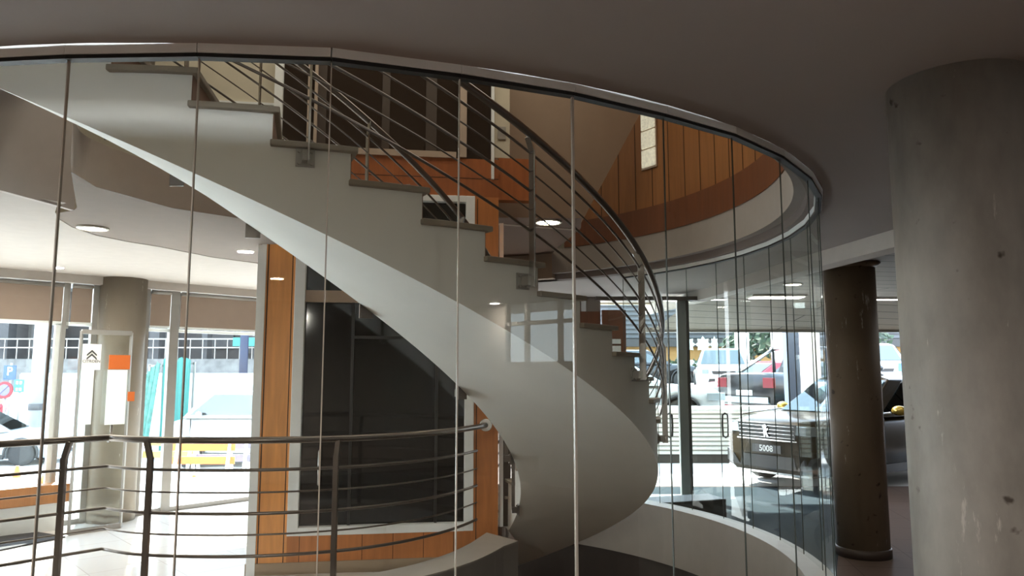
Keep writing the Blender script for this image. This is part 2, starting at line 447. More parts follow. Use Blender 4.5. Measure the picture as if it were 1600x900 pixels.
# ---------------------------------------------------------------- upper gallery ring on the far right
a0, a1 = R(-52), R(55)
b = MB(); b.arc_wall(C, 3.42, 3.75, a0, R(58), 1.20, 1.50, 60); struct(b.build('wall_gallery', 'fascia'), 'curved pale slab edge of the upper gallery')
b = MB(); b.arc_wall(C, 3.50, 3.60, a0, R(58), CZ+.005, 1.20, 60); struct(b.build('trim_5', 'fascia_shade'), 'head band above the far glass with shade in its colour')  # shadow of the recess is put into this darker colour
b = MB(); b.arc_wall(C, 3.41, 3.60, a0, a1, 1.50, 1.80, 60); struct(b.build('trim_6', 'wood_dark'), 'dark wooden band round the upper gallery')
b = MB(); b.arc_wall(C, 3.47, 3.60, a0, a1, 1.80, 4.2, 60, 0)
for k in range(int(math.degrees(a1-a0)/4.2)):
    a = a0+R(4.2*k+2)
    b.arc_wall(C, 3.466, 3.48, a, a+R(.16), 1.80, 4.2, 1, 1)
struct(b.build('wall_gallery_panels', ['wood', 'seam']), 'curved orange wooden boards round the upper gallery')
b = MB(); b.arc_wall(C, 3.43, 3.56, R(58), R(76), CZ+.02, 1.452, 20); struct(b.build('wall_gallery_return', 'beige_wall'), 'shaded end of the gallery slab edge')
# upright strip of glass blocks let into the boards
def plane_hit(x, y, r):          # first far crossing of a pixel ray with the drum cylinder of radius r
    d = ray(x, y); A = d.x**2+d.y**2; B = -2*(d.x*C.x+d.y*C.y); D = C.x**2+C.y**2-r*r
    t = (-B+math.sqrt(B*B-4*A*D))/(2*A); return d*t
g0 = plane_hit(1015, 262, 3.46); ga = math.atan2(g0.y-C.y, g0.x-C.x)
gb = thing('glass_block_strip', 'upright strip of glass blocks with an added glow in the curved wooden wall of the upper gallery', 'glass blocks', g0)
for k in range(6):
    z0 = g0.z+.01+k*.215
    q = MB(); q.arc_wall(C, 3.435, 3.47, ga-R(1.75), ga+R(1.75), z0, z0+.20, 4)
    o = q.build('glass_block', 'glass_block', gb, bevel=.012)
q = MB(); q.arc_wall(C, 3.452, 3.469, ga-R(1.95), ga+R(1.95), g0.z-.01, g0.z+1.3, 2); q.build('frame', 'beige_frame', gb)

# beige landing wall and ceiling beyond the stair (upper floor)
b = MB()
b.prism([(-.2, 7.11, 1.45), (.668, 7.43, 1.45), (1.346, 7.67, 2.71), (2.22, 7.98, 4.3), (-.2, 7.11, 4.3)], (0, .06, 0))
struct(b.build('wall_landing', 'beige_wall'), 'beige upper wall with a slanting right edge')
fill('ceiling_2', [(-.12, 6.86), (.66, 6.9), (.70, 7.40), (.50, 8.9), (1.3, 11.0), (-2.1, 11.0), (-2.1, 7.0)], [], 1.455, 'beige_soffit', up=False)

# ---------------------------------------------------------------- shopfront : two storeys of wood and dark glass
def SY(x): return 6.44+.147*(x+2.24)
TS = Vector((1, .147, 0)).normalized(); NS = Vector((TS.y, -TS.x, 0))       # along, and towards the viewer
def sbox(bb, x0, x1, z0, z1, d0, d1, mi=0):       # box on the shopfront plane, between depths d0..d1 in front
    pl = [Vector((x, SY(x), 0))+NS*d for x, d in ((x0, d0), (x1, d0), (x1, d1), (x0, d1))]
    return bb.hexa([(p.x, p.y) for p in pl], z0, z1, mi)
XA, XB, XC, XD, XE, XF = -2.235, -2.165, -1.915, -1.825, -.425, -.345
XR = -.125
WB, WT = -1.31, 1.56
b = MB()
sbox(b, XA, XB, FZ, 1.62, -.30, .015, 1)
sbox(b, XB, XC, FZ+.1, 1.62, -.12, 0, 3); sbox(b, XF, XR, FZ+.1, 1.62, -.12, 0, 4)
sbox(b, XC, XF, FZ+.1, WB-.07, -.12, 0, 4); sbox(b, XB, XR+.02, WT+.06, 1.98, -.12, .0, 0)
sbox(b, XB+.012, XB+.022, FZ+.1, 1.6, 0, .002, 2); sbox(b, XC-.03, XC-.022, FZ+.1, 1.6, 0, .002, 2)
sbox(b, XF+.022, XF+.03, FZ+.1, 1.6, 0, .002, 2); sbox(b, XB, XR, 1.79, 1.797, 0, .002, 2)
for k in range(6): sbox(b, XC+.1+.26*k, XC+.105+.26*k, FZ+.1, WB-.07, 0, .002, 2)
sbox(b, XR, XR+.35, 1.6, 2.0, -.12, 0, 0)
struct(b.build('wall_shopfront', ['wood_mid', 'white_frame', 'seam', 'wood_pale', 'wood_sill']), 'wooden shopfront wall behind the stair')
b = MB(); sbox(b, XA-.01, XR, FZ, FZ+.1, -.1, .012); struct(b.build('baseboard_shopfront', 'skirting'))
# lower dark shop window
b = MB(); sbox(b, XC, XD, WB-.07, WT+.06, -.06, .03); sbox(b, XE, XF, WB-.07, WT+.06, -.06, .03)
sbox(b, XD, XE, WB-.07, WB, -.06, .035); sbox(b, XD, XE, WT, WT+.06, -.06, .03)
w1 = struct(b.build('window_40', 'white_frame', bevel=.004), 'large dark shop window in a white frame')
b = MB(); sbox(b, XD, XE, WB, WT, -.05, -.04); b.build('pane', 'dark_glass', w1)
b = MB(); sbox(b, XD, XE, .62, .725, -.045, .005); b.build('transom', 'beige_frame', w1)
b = MB(); sbox(b, XD+.40, XD+.425, WB, .62, -.045, -.01); sbox(b, XE-.26, XE-.235, WB, .62, -.045, -.01); sbox(b, XD+.40, XE-.235, .30, .325, -.045, -.01)
b.build('mullion', 'black_metal', w1)
b = MB(); p = [Vector((XD+.16, SY(XD+.16), 0))+NS*d for d in (.0, .05)]
b.tube([(p[0].x, p[0].y, -.98), (p[1].x, p[1].y, -.95), (p[1].x, p[1].y, -.68), (p[0].x, p[0].y, -.65)], .01); b.build('handle', 'steel', w1)
b = MB(); b.box(-2.2, -2.1, 6.75, 11.4, FZ, 1.46); struct(b.build('wall_shop_side', 'taupe'), 'unseen shop side wall added to block bright reflections')  # hidden wall added to keep street light out of the far panes
# white jamb and dark doorway past the end of the shopfront
b = MB(); b.box(-.118, -.08, 6.86, 6.92, FZ+.32, 1.4); struct(b.build('trim_7', 'white_frame'), 'white door jamb behind the shopfront')
b = MB(); b.box(-.3, 1.32, 11.0, 11.06, FZ, 1.46, 0); b.box(-2.4, -.3, 11.0, 11.4, FZ, 1.46, 3); b.box(.75, 1.3, 10.93, 11.0, .70, .90, 1); b.box(1.03, 1.1, 10.95, 11.0, .9, 1.2, 2); struct(b.build('wall_passage', ['fascia', 'wood_dark', 'white_frame', 'beige_dark']), 'pale passage wall with a wooden strip')  # dark left stretch is unseen, added to stop bright reflections
b = MB(); b.box(-.08, -.012, 6.88, 6.91, FZ+.32, -.45); struct(b.build('door_1', 'brown_panel'), 'dark doorway past the end of the shopfront')
# upper dark glazing
ZS = 1.99
b = MB(); sbox(b, -1.55, -.52, ZS-.012, ZS+.045, -.02, .02)
for x0, x1 in ((-1.86, -1.835), (-1.80, -1.775), (-.50, -.425)): sbox(b, x0, x1, ZS, 3.6, -.02, .02)
sbox(b, -.195, -.17, ZS-.2, 3.6, -.02, .03, 1)
w2 = struct(b.build('window_41', ['beige_frame', 'white_frame']), 'upper brown glazing over the wooden spandrel')
b = MB(); sbox(b, -2.08, -.17, ZS-.02, 3.6, -.05, -.04); b.build('pane', 'brown_glass', w2)
b = MB()
for x0, x1 in ((-1.79, -1.70), (-1.20, -1.13), (-.80, -.70)): sbox(b, x0, x1, ZS, 3.6, -.039, -.03)
b.build('panel', 'brown_panel', w2)
b = MB(); sbox(b, -2.15, -2.08, 1.6, 3.6, -.1, .02); struct(b.build('trim_8', 'white_frame'), 'pale blue-white upper post')
b = MB(); sbox(b, -3.2, -2.15, 1.6, 3.6, -.12, -.08); struct(b.build('wall_upper', 'cream'), 'cream upper wall')
b = MB(); sbox(b, -3.2, -2.15, 2.42, 2.44, -.08, -.05); sbox(b, -3.2, -2.15, 2.36, 2.375, -.08, -.05); struct(b.build('trim_9', 'white_frame'))
# pale angled door seen at the end of the upper glazing
dr = thing('open_door', 'cream door leaf standing ajar at the end of the upper brown glazing', 'door', (-.15, SY(-.15)-.02, 2.0))
b = MB(); sbox(b, -.165, -.02, 2.0, 3.5, -.02, .0); b.build('door_leaf', 'cream', dr, bevel=.004)
b = MB(); sbox(b, -.135, -.06, 2.18, 2.30, 0, .012); b.build('vision_panel', 'plate_steel', dr)

# upper storey shell (keeps the daylight out)
UZ = 4.3
LW0, LW1 = (-9.2, 4.25), (-1.9, 12.05)
b = MB(); b.hexa([(-9.2, 2.0), (8.2, 2.0), (8.2, 12.0), (-1.9, 12.0), LW0], UZ, UZ+.1); struct(b.build('ceiling_3', 'taupe'))
b = MB(); b.box(-9.3, -9.2, 2.0, 4.3, 1.3, UZ); b.box(8.2, 8.3, 2.0, 12, 1.3, UZ); b.box(-9.2, 8.2, 2.0, 2.1, CZ+.1, UZ); b.box(-1.9, 8.2, 11.95, 12.05, 1.1, UZ); b.hexa([LW0, LW1, (-1.95, 12.1), (-9.25, 4.35)], 1.1, UZ)
struct(b.build('wall_upper_shell', 'cream'))
fill('floor_5', [(-9.2, 2.0), (8.2, 2.0), (8.2, 12), (-1.9, 12.0), LW0], [[cp(R(a), RG+.04) for a in range(-180, 180, 4)]], 1.30, 'taupe')

# ---------------------------------------------------------------- left showroom ceilings
def az2(x, y, z): p = atz(x, y, z); return (p.x, p.y)
Wa, Wb = Vector((-5.5, 8.0))-Vector((2.06, 2.2)).normalized()*5, Vector((-2.55, 11.15))
rim = [az2(x, y, 1.115) for x, y in ((104, 317), (89, 322), (86, 332), (93, 343), (112, 355), (150, 368), (200, 378), (250, 386), (330, 402), (405, 412), (470, 421))]
b = MB(); b.hexa(rim+[(-2.2, 7.9), (-2.2, 11.3), tuple(Wb), tuple(Wa), (-9, 4.3), (-3.35, 4.3)], 1.115, 1.119); struct(b.build('ceiling_4', 'white_paint'), 'white showroom ceiling')
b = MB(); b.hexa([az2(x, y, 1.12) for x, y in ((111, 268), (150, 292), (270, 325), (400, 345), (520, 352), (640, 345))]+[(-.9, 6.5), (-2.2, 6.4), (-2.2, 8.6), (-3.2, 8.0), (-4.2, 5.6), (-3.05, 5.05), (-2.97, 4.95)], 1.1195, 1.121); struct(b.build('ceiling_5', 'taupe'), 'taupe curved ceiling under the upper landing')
inn = spline([az2(x, y, 1.12) for x, y in ((110, 250), (113, 268), (124, 281), (150, 292), (205, 309), (270, 325), (340, 338), (400, 345), (520, 352), (640, 345))], 5)
b = MB()
for i in range(len(inn)-1): b.add([(*inn[i], 1.119), (*inn[i+1], 1.119), (*inn[i+1], 1.40), (*inn[i], 1.40)], [[0, 1, 2, 3]], 0, True)
struct(b.build('wall_landing_fascia', 'taupe_lifted', fix=False))
b = MB(); b.hexa([(-3.02, 4.97), (-2.985, 4.95), (-3.26, 3.7), (-3.30, 3.7)], 1.10, 1.85)
struct(b.build('wall_bulkhead', 'grey_bulkhead'), 'grey bulkhead over the left showroom')

# ---------------------------------------------------------------- left street window wall
W0 = Vector((-5.5, 8.0)); WD = Vector((2.06, 2.2)).normalized(); WN = Vector((WD.y, -WD.x))   # WN points into the room
def wpx(px):                                # distance along the window wall for a picture column
    k = (px-800)/F_PX*.9965
    return (k*W0.y-W0.x)/(WD.x-k*WD.y)
def wbox(bb, s0, s1, z0, z1, d0, d1, mi=0):
    pl = [W0+WD*s_+WN*d for s_, d in ((s0, d0), (s1, d0), (s1, d1), (s0, d1))]
    return bb.hexa([(p.x, p.y) for p in pl], z0, z1, mi)
def wp(s_, d, z): p = W0+WD*s_+WN*d; return Vector((p.x, p.y, z))
SE = wpx(418)
b = MB(); wbox(b, -5, SE+.6, 1.02, 1.6, -.10, .12); struct(b.build('wall_window_head', 'white_paint'))
b = MB(); wbox(b, -6, SE+.6, FZ-.1, FZ+.06, -.06, .02); struct(b.build('trim_10', 'alu'), 'sill rail of the street windows')
cols = [(92, 99), (139, 149), (222, 229), (262, 276)]
b = MB()
for a, c in cols: wbox(b, wpx(a), wpx(c), FZ, 1.05, -.05, .03)
for a in (104, ): wbox(b, wpx(99), wpx(104), .5, 1.05, -.04, .0)
wbox(b, -6, wpx(139), .535, .575, -.05, .0, 1); wbox(b, wpx(229), SE+.5, .505, .545, -.05, .0, 1)
wbox(b, wpx(84), wpx(92), FZ, .55, -.05, 0, 1)
fr = struct(b.build('window_50', ['alu', 'alu_white']), 'grey metal street window wall')
b = MB(); wbox(b, -6, SE+.6, FZ, 1.05, -.02, -.015); b.build('pane', 'window_glass', fr)
for k, (a, c, lb) in enumerate(((-330, -150, 'brown roller blind at the far left of the street windows'), (-150, 91, 'wide brown roller blind left of the tan round column'),
                                (105, 137, 'narrow brown roller blind just left of the tan round column'), (230, 261, 'narrow brown roller blind just right of the tan round column'),
                                (277, 420, 'wide brown roller blind beside the wooden shopfront'))):
    if a < -200: continue
    s0, s1 = (wpx(a), wpx(c)) if a > -140 else (-2.2, wpx(c))
    t = thing('roller_blind', lb, 'blind', wp((s0+s1)/2, .03, .55), 'brown roller blinds on the street windows')
    q = MB(); wbox(q, s0, s1, .57, 1.0, .03, .036); q.build('blind_cloth', 'blind', t)
    q = MB(); q.tube([wp(s0, .05, .99), wp(s1, .05, .99)], .025); q.build('roller', 'alu', t)
    q = MB(); wbox(q, s0, s1, .552, .575, .026, .04); q.build('bottom_bar', 'alu_white', t)
# street door leaf with its bow handle
dz = thing('glass_door', 'glass street door leaf with an upright bow handle beside the tan round column', 'door', wp(wpx(190), .25, FZ))
cz = atz(190, 800, FZ); cc = Vector((cz.x, cz.y))
sA, sB = wpx(118), wpx(205)
def dp(x, y, off=.62): # point of a picture column on a plane a little in front of the window wall
    k = (x-800)/F_PX; s_ = (k*(W0.y+WN.y*off)-(W0.x+WN.x*off))/(WD.x-k*WD.y); v = (450-y)/F_PX
    p = W0+WD*s_+WN*off; d = ray(x, y); return Vector((p.x, p.y, d.z*p.y/d.y))
h1, h2 = dp(182, 645), dp(181, 690)
b = MB()
wn = Vector((WN.x, WN.y, 0))
b.tube([h1-wn*.03, h1+wn*.035, h2+wn*.035, h2-wn*.03], .014); b.build('handle', 'steel_dark', dz)
q0, q1 = dp(128, 660), dp(206, 660)
b = MB(); b.prism([(q0.x, q0.y, FZ+.03), (q1.x, q1.y, FZ+.03), (q1.x, q1.y, .42), (q0.x, q0.y, .42)], -wn*.008); b.build('pane', 'window_glass', dz)
b = MB()
for q in (q0, q1): b.bar((q.x, q.y, FZ+.01), (q.x, q.y, .45), .022, .03)
b.build('stile', 'alu', dz)
b = MB(); b.bar((q0.x, q0.y, .44), (q1.x, q1.y, .44), .04, .05); b.bar((q0.x, q0.y, FZ+.03), (q1.x, q1.y, FZ+.03), .04, .06); b.build('rail', 'alu', dz)
# white notice with a double chevron
n0, n1 = dp(131, 578, .64), dp(160, 538, .64)
sg = thing('window_sign', 'white sign with a grey double chevron on the street door', 'sign', ((n0.x+n1.x)/2, (n0.y+n1.y)/2, n0.z))
b = MB(); b.prism([(n0.x, n0.y, n0.z), (n1.x, n1.y, n0.z), (n1.x, n1.y, n1.z), (n0.x, n0.y, n1.z)], wn*.006); b.build('board', 'sign_white', sg)
wd3 = Vector((WD.x, WD.y, 0)); cx_ = Vector(((n0.x+n1.x)/2, (n0.y+n1.y)/2, 0))+wn*.009; wS = (n1-n0).xy.length; hS = n1.z-n0.z
b = MB()
for zz in (n0.z+hS*.60, n0.z+hS*.46):
    for sgn in (-1, 1):
        b.prism([cx_+wd3*0+Vector((0, 0, zz+hS*.18)), cx_+wd3*(sgn*wS*.27)+Vector((0, 0, zz)), cx_+wd3*(sgn*wS*.27)+Vector((0, 0, zz-hS*.07)), cx_+Vector((0, 0, zz+hS*.09))], wn*.002)
b.build('chevron_emblem', 'shutter', sg)
mt = Matrix(((wd3.x, 0, wn.x, cx_.x), (wd3.y, 0, wn.y, cx_.y), (0, 1, 0, n0.z+hS*.33), (0, 0, 0, 1)))
text_mesh('lettering', 'CITROËN', hS*.15, mt, 'shutter', sg, .001)
# orange poster panel over a white board, and small orange panel
for (x0, y0, x1, y1, mt_, nm, lb, ct) in ((173, 577, 206, 555, 'orange', 'poster', 'orange poster panel on the glass in front of the tan column', 'poster'),
                                          (172, 664, 203, 578, 'decal', 'window_sticker', 'tall pale translucent sticker under the orange poster', 'sticker'),
                                          (131, 664, 151, 578, 'decal', 'window_sticker', 'tall pale translucent sticker under the chevron sign', 'sticker'),
                                          (205, 627, 216, 612, 'orange', 'poster', 'small orange notice low beside the tan column', 'poster')):
    a, c = dp(x0, y0, .68), dp(x1, y1, .68)
    b = MB(); b.prism([(a.x, a.y, a.z), (c.x, c.y, a.z), (c.x, c.y, c.z), (a.x, a.y, c.z)], wn*.004); tag(b.build(nm, mt_), lb, ct)
# tan round column by the windows
def column(name, x, y, r, z0, z1, m, lb, plinth=None, cap=None):
    t = thing(name, lb, 'column', (x, y, z0)); t['kind'] = 'thing'
    b = MB(); b.lathe([(r, z0), (r, z1)], (x, y, 0), 48); b.build('shaft', m, t)
    if plinth: b = MB(); b.lathe([(r+.012, z0), (r+.012, z0+plinth), (r+.002, z0+plinth+.01)], (x, y, 0), 48); b.build('plinth', 'plinth', t)
    if cap: b = MB(); b.lathe([(r, z1-.05), (r+.05, z1-.005)], (x, y, 0), 48); b.build('capital', m, t)
    return t
k = (190-800)/F_PX
column('concrete_column', k*8.80, 8.80, .255, FZ, 1.112, 'concrete_tan', 'tan round concrete column standing among the street windows')
column('concrete_column', 1.746, 2.80, .2476, FZ, CZ, 'concrete', 'large grey round concrete column nearest the viewer, stained and pitted')
column('concrete_column', 3.30, 7.18, .235, FZ, 1.055, 'concrete_brown', 'brown round concrete column with a dark plinth behind the grey one', plinth=.075, cap=True)
# low wooden sill along the window and the dark floor mat
b = MB(); wbox(b, -2.4, wpx(112), FZ+.30, FZ+.50, .10, .30); o = b.build('window_bench', 'wood', bevel=.01)
tag(o, 'low orange wooden bench along the left street window', 'bench')
b = MB(); wbox(b, -2.4, wpx(105), FZ, FZ+.32, .14, .24); struct(b.build('trim_11', 'alu_white'))
m0 = [atz(-40, 845, FZ), atz(60, 834, FZ), atz(102, 841, FZ), atz(0, 862, FZ), atz(-60, 872, FZ)]
b = MB(); b.hexa([(p.x, p.y) for p in m0], FZ+.004, FZ+.02); tag(b.build('floor_mat', 'mat_rubber'), 'dark doormat lying on the pale floor at the left', 'mat')

# ---------------------------------------------------------------- helical stair
I0, I1 = -9, 24
stair = thing('spiral_staircase', 'white curving staircase with steel railings sweeping down behind the glass', 'staircase', (SCX, SCY, -2.42))
b = MB(); TH = .028
rows = []
SUB = 4
RO = SR-.02; RI = SI
for i in range(I0, I1):
    # step i spans nosing i-1 .. nosing i ; its flat top is at the height of nosing i (minus the tread slab)
    for k in range(SUB+1):
        ii = i-1+k/SUB
        rows.append((ii, SZ0-SDZ*i-TH))
nv = len(rows)
outer_t = [sp(ii, RO) for ii, z in rows]; inner_t = [sp(ii, RI) for ii, z in rows]
vo = [(p.x, p.y, z) for p, (ii, z) in zip(outer_t, rows)]; vi = [(p.x, p.y, z) for p, (ii, z) in zip(inner_t, rows)]
so = [tuple(sp(ii, RO, -SDEP-.003)) for ii, z in rows]; si = [tuple(sp(ii, RI, -SDEP+.004)) for ii, z in rows]
so = [(x, y, max(z, -2.42)) for x, y, z in so]; si = [(x, y, max(z, -2.42)) for x, y, z in si]
b.add(vo+so, [[j, j+1, nv+j+1, nv+j] for j in range(nv-1)], 0, False)
b.add(vi+si, [[j+1, j, nv+j, nv+j+1] for j in range(nv-1)], 0, False)
b.add(vo+vi, [[j+1, j, nv+j, nv+j+1] for j in range(nv-1)], 0, False)
b.add([vo[0], vi[0], si[0], so[0]], [[0, 1, 2, 3]]); b.add([vo[-1], vi[-1], si[-1], so[-1]], [[3, 2, 1, 0]])
o = b.build('stringer', 'plaster', stair, fix=False)
b = MB(); mid = [tuple((Vector(p)+Vector(q))/2) for p, q in zip(so, si)]
# the soffit as its own smooth ribbon, one row of points per quarter step
idx = [j for j in range(nv) if j % (SUB+1) != SUB or j == nv-1]
so_, si_ = [so[j] for j in idx], [si[j] for j in idx]; n2 = len(idx)
b.add(so_+si_, [[j, j+1, n2+j+1, n2+j] for j in range(n2-1)], 0, True)
o = b.build('soffit', 'plaster', stair, fix=False)
for i in range(I0, I1):
    b = MB(); A0 = i-1-.02; A1 = i+.085
    top = []; n = 4
    for r in (SI-.03, SR+.012):
        for k in range(n+1):
            p = sp(A0+(A1-A0)*k/n, r); top.append((p.x, p.y))
    pl = top[:n+1]+top[n+1:][::-1]
    b.hexa(pl, SZ0-SDZ*i-TH, SZ0-SDZ*i); b.build('tread', 'tread', stair, bevel=.005)
    b = MB(); p0, p1, q0, q1 = sp(i, SI+.002), sp(i, SR-.022), sp(i+.012, SI+.002), sp(i+.012, SR-.022)
    b.hexa([(p0.x, p0.y), (p1.x, p1.y), (q1.x, q1.y), (q0.x, q0.y)], SZ0-SDZ*(i+1), SZ0-SDZ*i-TH); b.build('riser', 'riser_wood', stair)
# railings
def helix(r, h, i0, i1, n): return [sp(i0+(i1-i0)*k/n, r, h) for k in range(n+1)]
HB = [(.64, .021), (.535, .0075), (.43, .0045), (.325, .0075), (.22, .0045), (.11, .0075)]
for r, lo, hi in ((SR+.035, -9, 20), (SI-.035, -9, 20)):
    for j, (h, rr) in enumerate(HB):
        b = MB(); b.tube(helix(r, h+(0 if r > SR else .10), lo, hi, 120), rr, 8); b.build('handrail' if j == 0 else 'rail_bar', 'steel_dark' if j == 0 else 'steel_dark', stair)
    outer = r > SR
    sg_ = 1 if outer else -1
    for i in ([-5.1, -1.8, 1.45, 4.72, 7.9, 11.1, 14.3, 17.5] if outer else [-7.0, -5.4, -3.6, -1.62, .35, 3.3, 6.6, 9.9, 13.2]):
        a = ST0+SDT*i; rad = Vector((math.cos(a), math.sin(a), 0)); tn = Vector((-math.sin(a), math.cos(a), 0))
        base = sp(i, r+sg_*.012, 0 if outer else .10)
        b = MB()
        z0, z1 = base.z-.19, base.z+.545
        pts = [(0, z0), (0, z1), (-sg_*.035, base.z+.63)]
        W = .044; T = .010
        vs = []
        for (off, z) in pts:
            for tt, rr2 in ((-T/2, -W/2), (T/2, -W/2), (T/2, W/2), (-T/2, W/2)):
                p = base+rad*(off+rr2)+tn*tt; vs.append((p.x, p.y, z))
        fs = [[3, 2, 1, 0], [8, 9, 10, 11]]
        for kk in (0, 4):
            for q in range(4): fs.append([kk+q, kk+(q+1) % 4, kk+4+(q+1) % 4, kk+4+q])
        b.add(vs, fs); po = b.build('post', 'steel', stair, bevel=.002)
        face = sp(i, (SR-.02) if outer else SI)
        if outer: zc, off = base.z-.155, -.012
        else: zc, off = base.z-.10-SDEP-.015, 0
        q = MB(); c0 = Vector((face.x, face.y, zc))+tn*off; h = .043
        q.prism([c0+tn*s1*h+Vector((0, 0, s2*h)) for s1, s2 in ((-1, -1), (1, -1), (1, 1), (-1, 1))], rad*sg_*.008)
        for s1 in (-1, 1):
            for s2 in (-1, 1):
                c1 = c0+tn*s1*.028+Vector((0, 0, s2*.028))
                q.tube([c1, c1+rad*sg_*.02], .008, 8)
        q.bar(c0+rad*sg_*.004, c0+rad*sg_*.06, .03, .05)
        q.build('bracket_plate', 'plate_steel' if outer else 'steel_dark', po)
        if not outer:
            q = MB(); c2 = Vector((base.x, base.y, 0)); q.bar((c2.x, c2.y, z0+.02), (c2.x, c2.y, zc), .03, .012); q.build('drop_arm', 'steel_dark', po)

# ---------------------------------------------------------------- guard rail round the stair well
gr = thing('guard_railing', 'steel guard railing with five thin bars round the stair well at the left', 'railing', (-1.5, 5.0, -1.38))
gp = RAIL[:2]+[RAIL[2]]+spline(RAIL[2:], 6)[1:]
def lift(P, z): return [(p[0], p[1], z) for p in P]
b = MB(); b.tube(lift(gp+[(-.225, 6.42)], -.447), .0225, 12); b.build('handrail', 'steel_dark', gr)
for h, rr in ((-.64, .011), (-.785, .006), (-.92, .011), (-1.055, .006), (-1.19, .011)):
    b = MB(); b.tube(lift(gp[:-1]+[(-.285, 6.2)], h), rr, 8); b.build('rail_bar', 'steel_dark', gr)
for x, y in ((-2.965, 4.99), (-2.405, 5.015), (-1.195, 5.125), (-3.6, 4.215)):
    b = MB(); b.bar((x, y, -1.385), (x, y, -.56), .036, .036); b.bar((x, y, -.575), (x+(.03 if x < -2.7 else -.03 if x < -2 else .012), y, -.455), .034, .034)
    b.build('post', 'steel_dark', gr, bevel=.003)
b = MB(); b.lathe([(.05, -.015), (.055, .0), (.05, .015)], (-.225, 6.425, -.447), 20, axis='y'); b.build('flange', 'steel', gr)

# ---------------------------------------------------------------- downlights
def downlight(x, y, z, r, lb, on=True, grp='round recessed downlights'):
    t = thing('downlight', lb, 'light', (x, y, z), grp)
    b = MB(); b.lathe([(r*1.15, 0), (r*1.15, -.012), (r, -.016), (r*.92, -.004)], (x, y, z), 28); b.build('rim', 'lamp_rim', t)
    b = MB(); b.lathe([(r*.92, -.010), (0.001, -.012)], (x, y, z), 28); b.build('lens', 'lamp_glow', t)
for x, y, z, r, lb in ((145, 355.5, 1.119, .098, 'recessed downlight in the taupe curved ceiling at far left'),):
    p = atz(x, y, z); downlight(p.x, p.y, z, r, lb)
for x, y, lb in ((-1.73, -2.0, 'recessed downlight in the dark ceiling above the viewer, reflected in the glass'), (-1.73, -4.0, 'recessed downlight in the dark ceiling farther behind the viewer'),
                 (6.3, -3.95, 'recessed downlight by the high window behind the viewer'), (-5.2, -2.6, 'unseen downlight added in the dark ceiling at the left to brighten the room')):  # the left one is unseen, added for more light
    downlight(x, y, CZ, .085, lb)
p = atz(857, 347, 1.455); downlight(.352, 7.06, 1.455, .115, 'recessed downlight in the beige ceiling beyond the stair railing')

# ---------------------------------------------------------------- right showroom : beam, slat ceiling, lights
b = MB(); bl = [(3.20, 4.6), (2.86, 7.2), (2.62, 9.8), (2.20, 12.6)]
for i in range(3):
    (xa, ya), (xb, yb) = bl[i], bl[i+1]
    b.hexa([(xa-.03, ya), (xa+.16, ya), (xb+.16, yb), (xb-.03, yb)], .985, 1.2)
b.hexa([(3.17, 4.6), (3.17, 4.45), (8.2, 3.0), (8.2, 3.2)], .985, 1.2)
struct(b.build('trim_12', 'beam_paint'), 'pale beam along the edge of the slatted ceiling')
b = MB(); b.add([(2.3, 12.2, .69), (2.62, 10.3, 1.06), (2.86, 7.2, 1.06), (3.18, 4.7, 1.06), (8.2, 3.1, 1.06), (16, 3.1, 1.06), (16, 10.3, 1.06), (16, 12.2, .69)], [[1, 2, 3, 4, 5, 6], [0, 1, 6, 7]])
o = struct(b.build('ceiling_6', 'slat_ceiling', fix=False), 'slatted grey showroom ceiling')
b = MB(); b.box(2.2, 16, 12.15, 12.3, .66, .74); struct(b.build('trim_13', 'alu'))
for px, py, w_, l_, lb in ((1213, 478, .30, .75, 'long ceiling light panel near the middle of the slatted ceiling'), (1180, 490, .28, .9, 'small ceiling light panel far back in the slatted ceiling'),
                           (1085, 477, .24, .9, 'ceiling light panel left in the slatted ceiling above the entrance'), (1365, 479, .25, .8, 'ceiling light panel seen between the two concrete columns'),
                           ):
    p = atz(px, {1213: 462, 1180: 468, 1085: 466, 1365: 466}[px], 1.055); t = thing('ceiling_light', lb, 'light', p)
    b = MB(); b.box(p.x-l_/2, p.x+l_/2, p.y-w_/2, p.y+w_/2, 1.03, 1.056); b.build('frame', 'lamp_rim', t)
    b = MB(); b.box(p.x-l_/2+.03, p.x+l_/2-.03, p.y-w_/2+.03, p.y+w_/2-.03, 1.022, 1.032); b.build('diffuser', 'panel_glow', t)
p = atz(1239, 444, 1.055); downlight(p.x, p.y, 1.058, .10, 'recessed downlight in the slatted ceiling at its near edge')
p = atz(1093, 470, 1.055); downlight(p.x, p.y, 1.058, .12, 'recessed downlight in the slatted ceiling over the entrance doors')

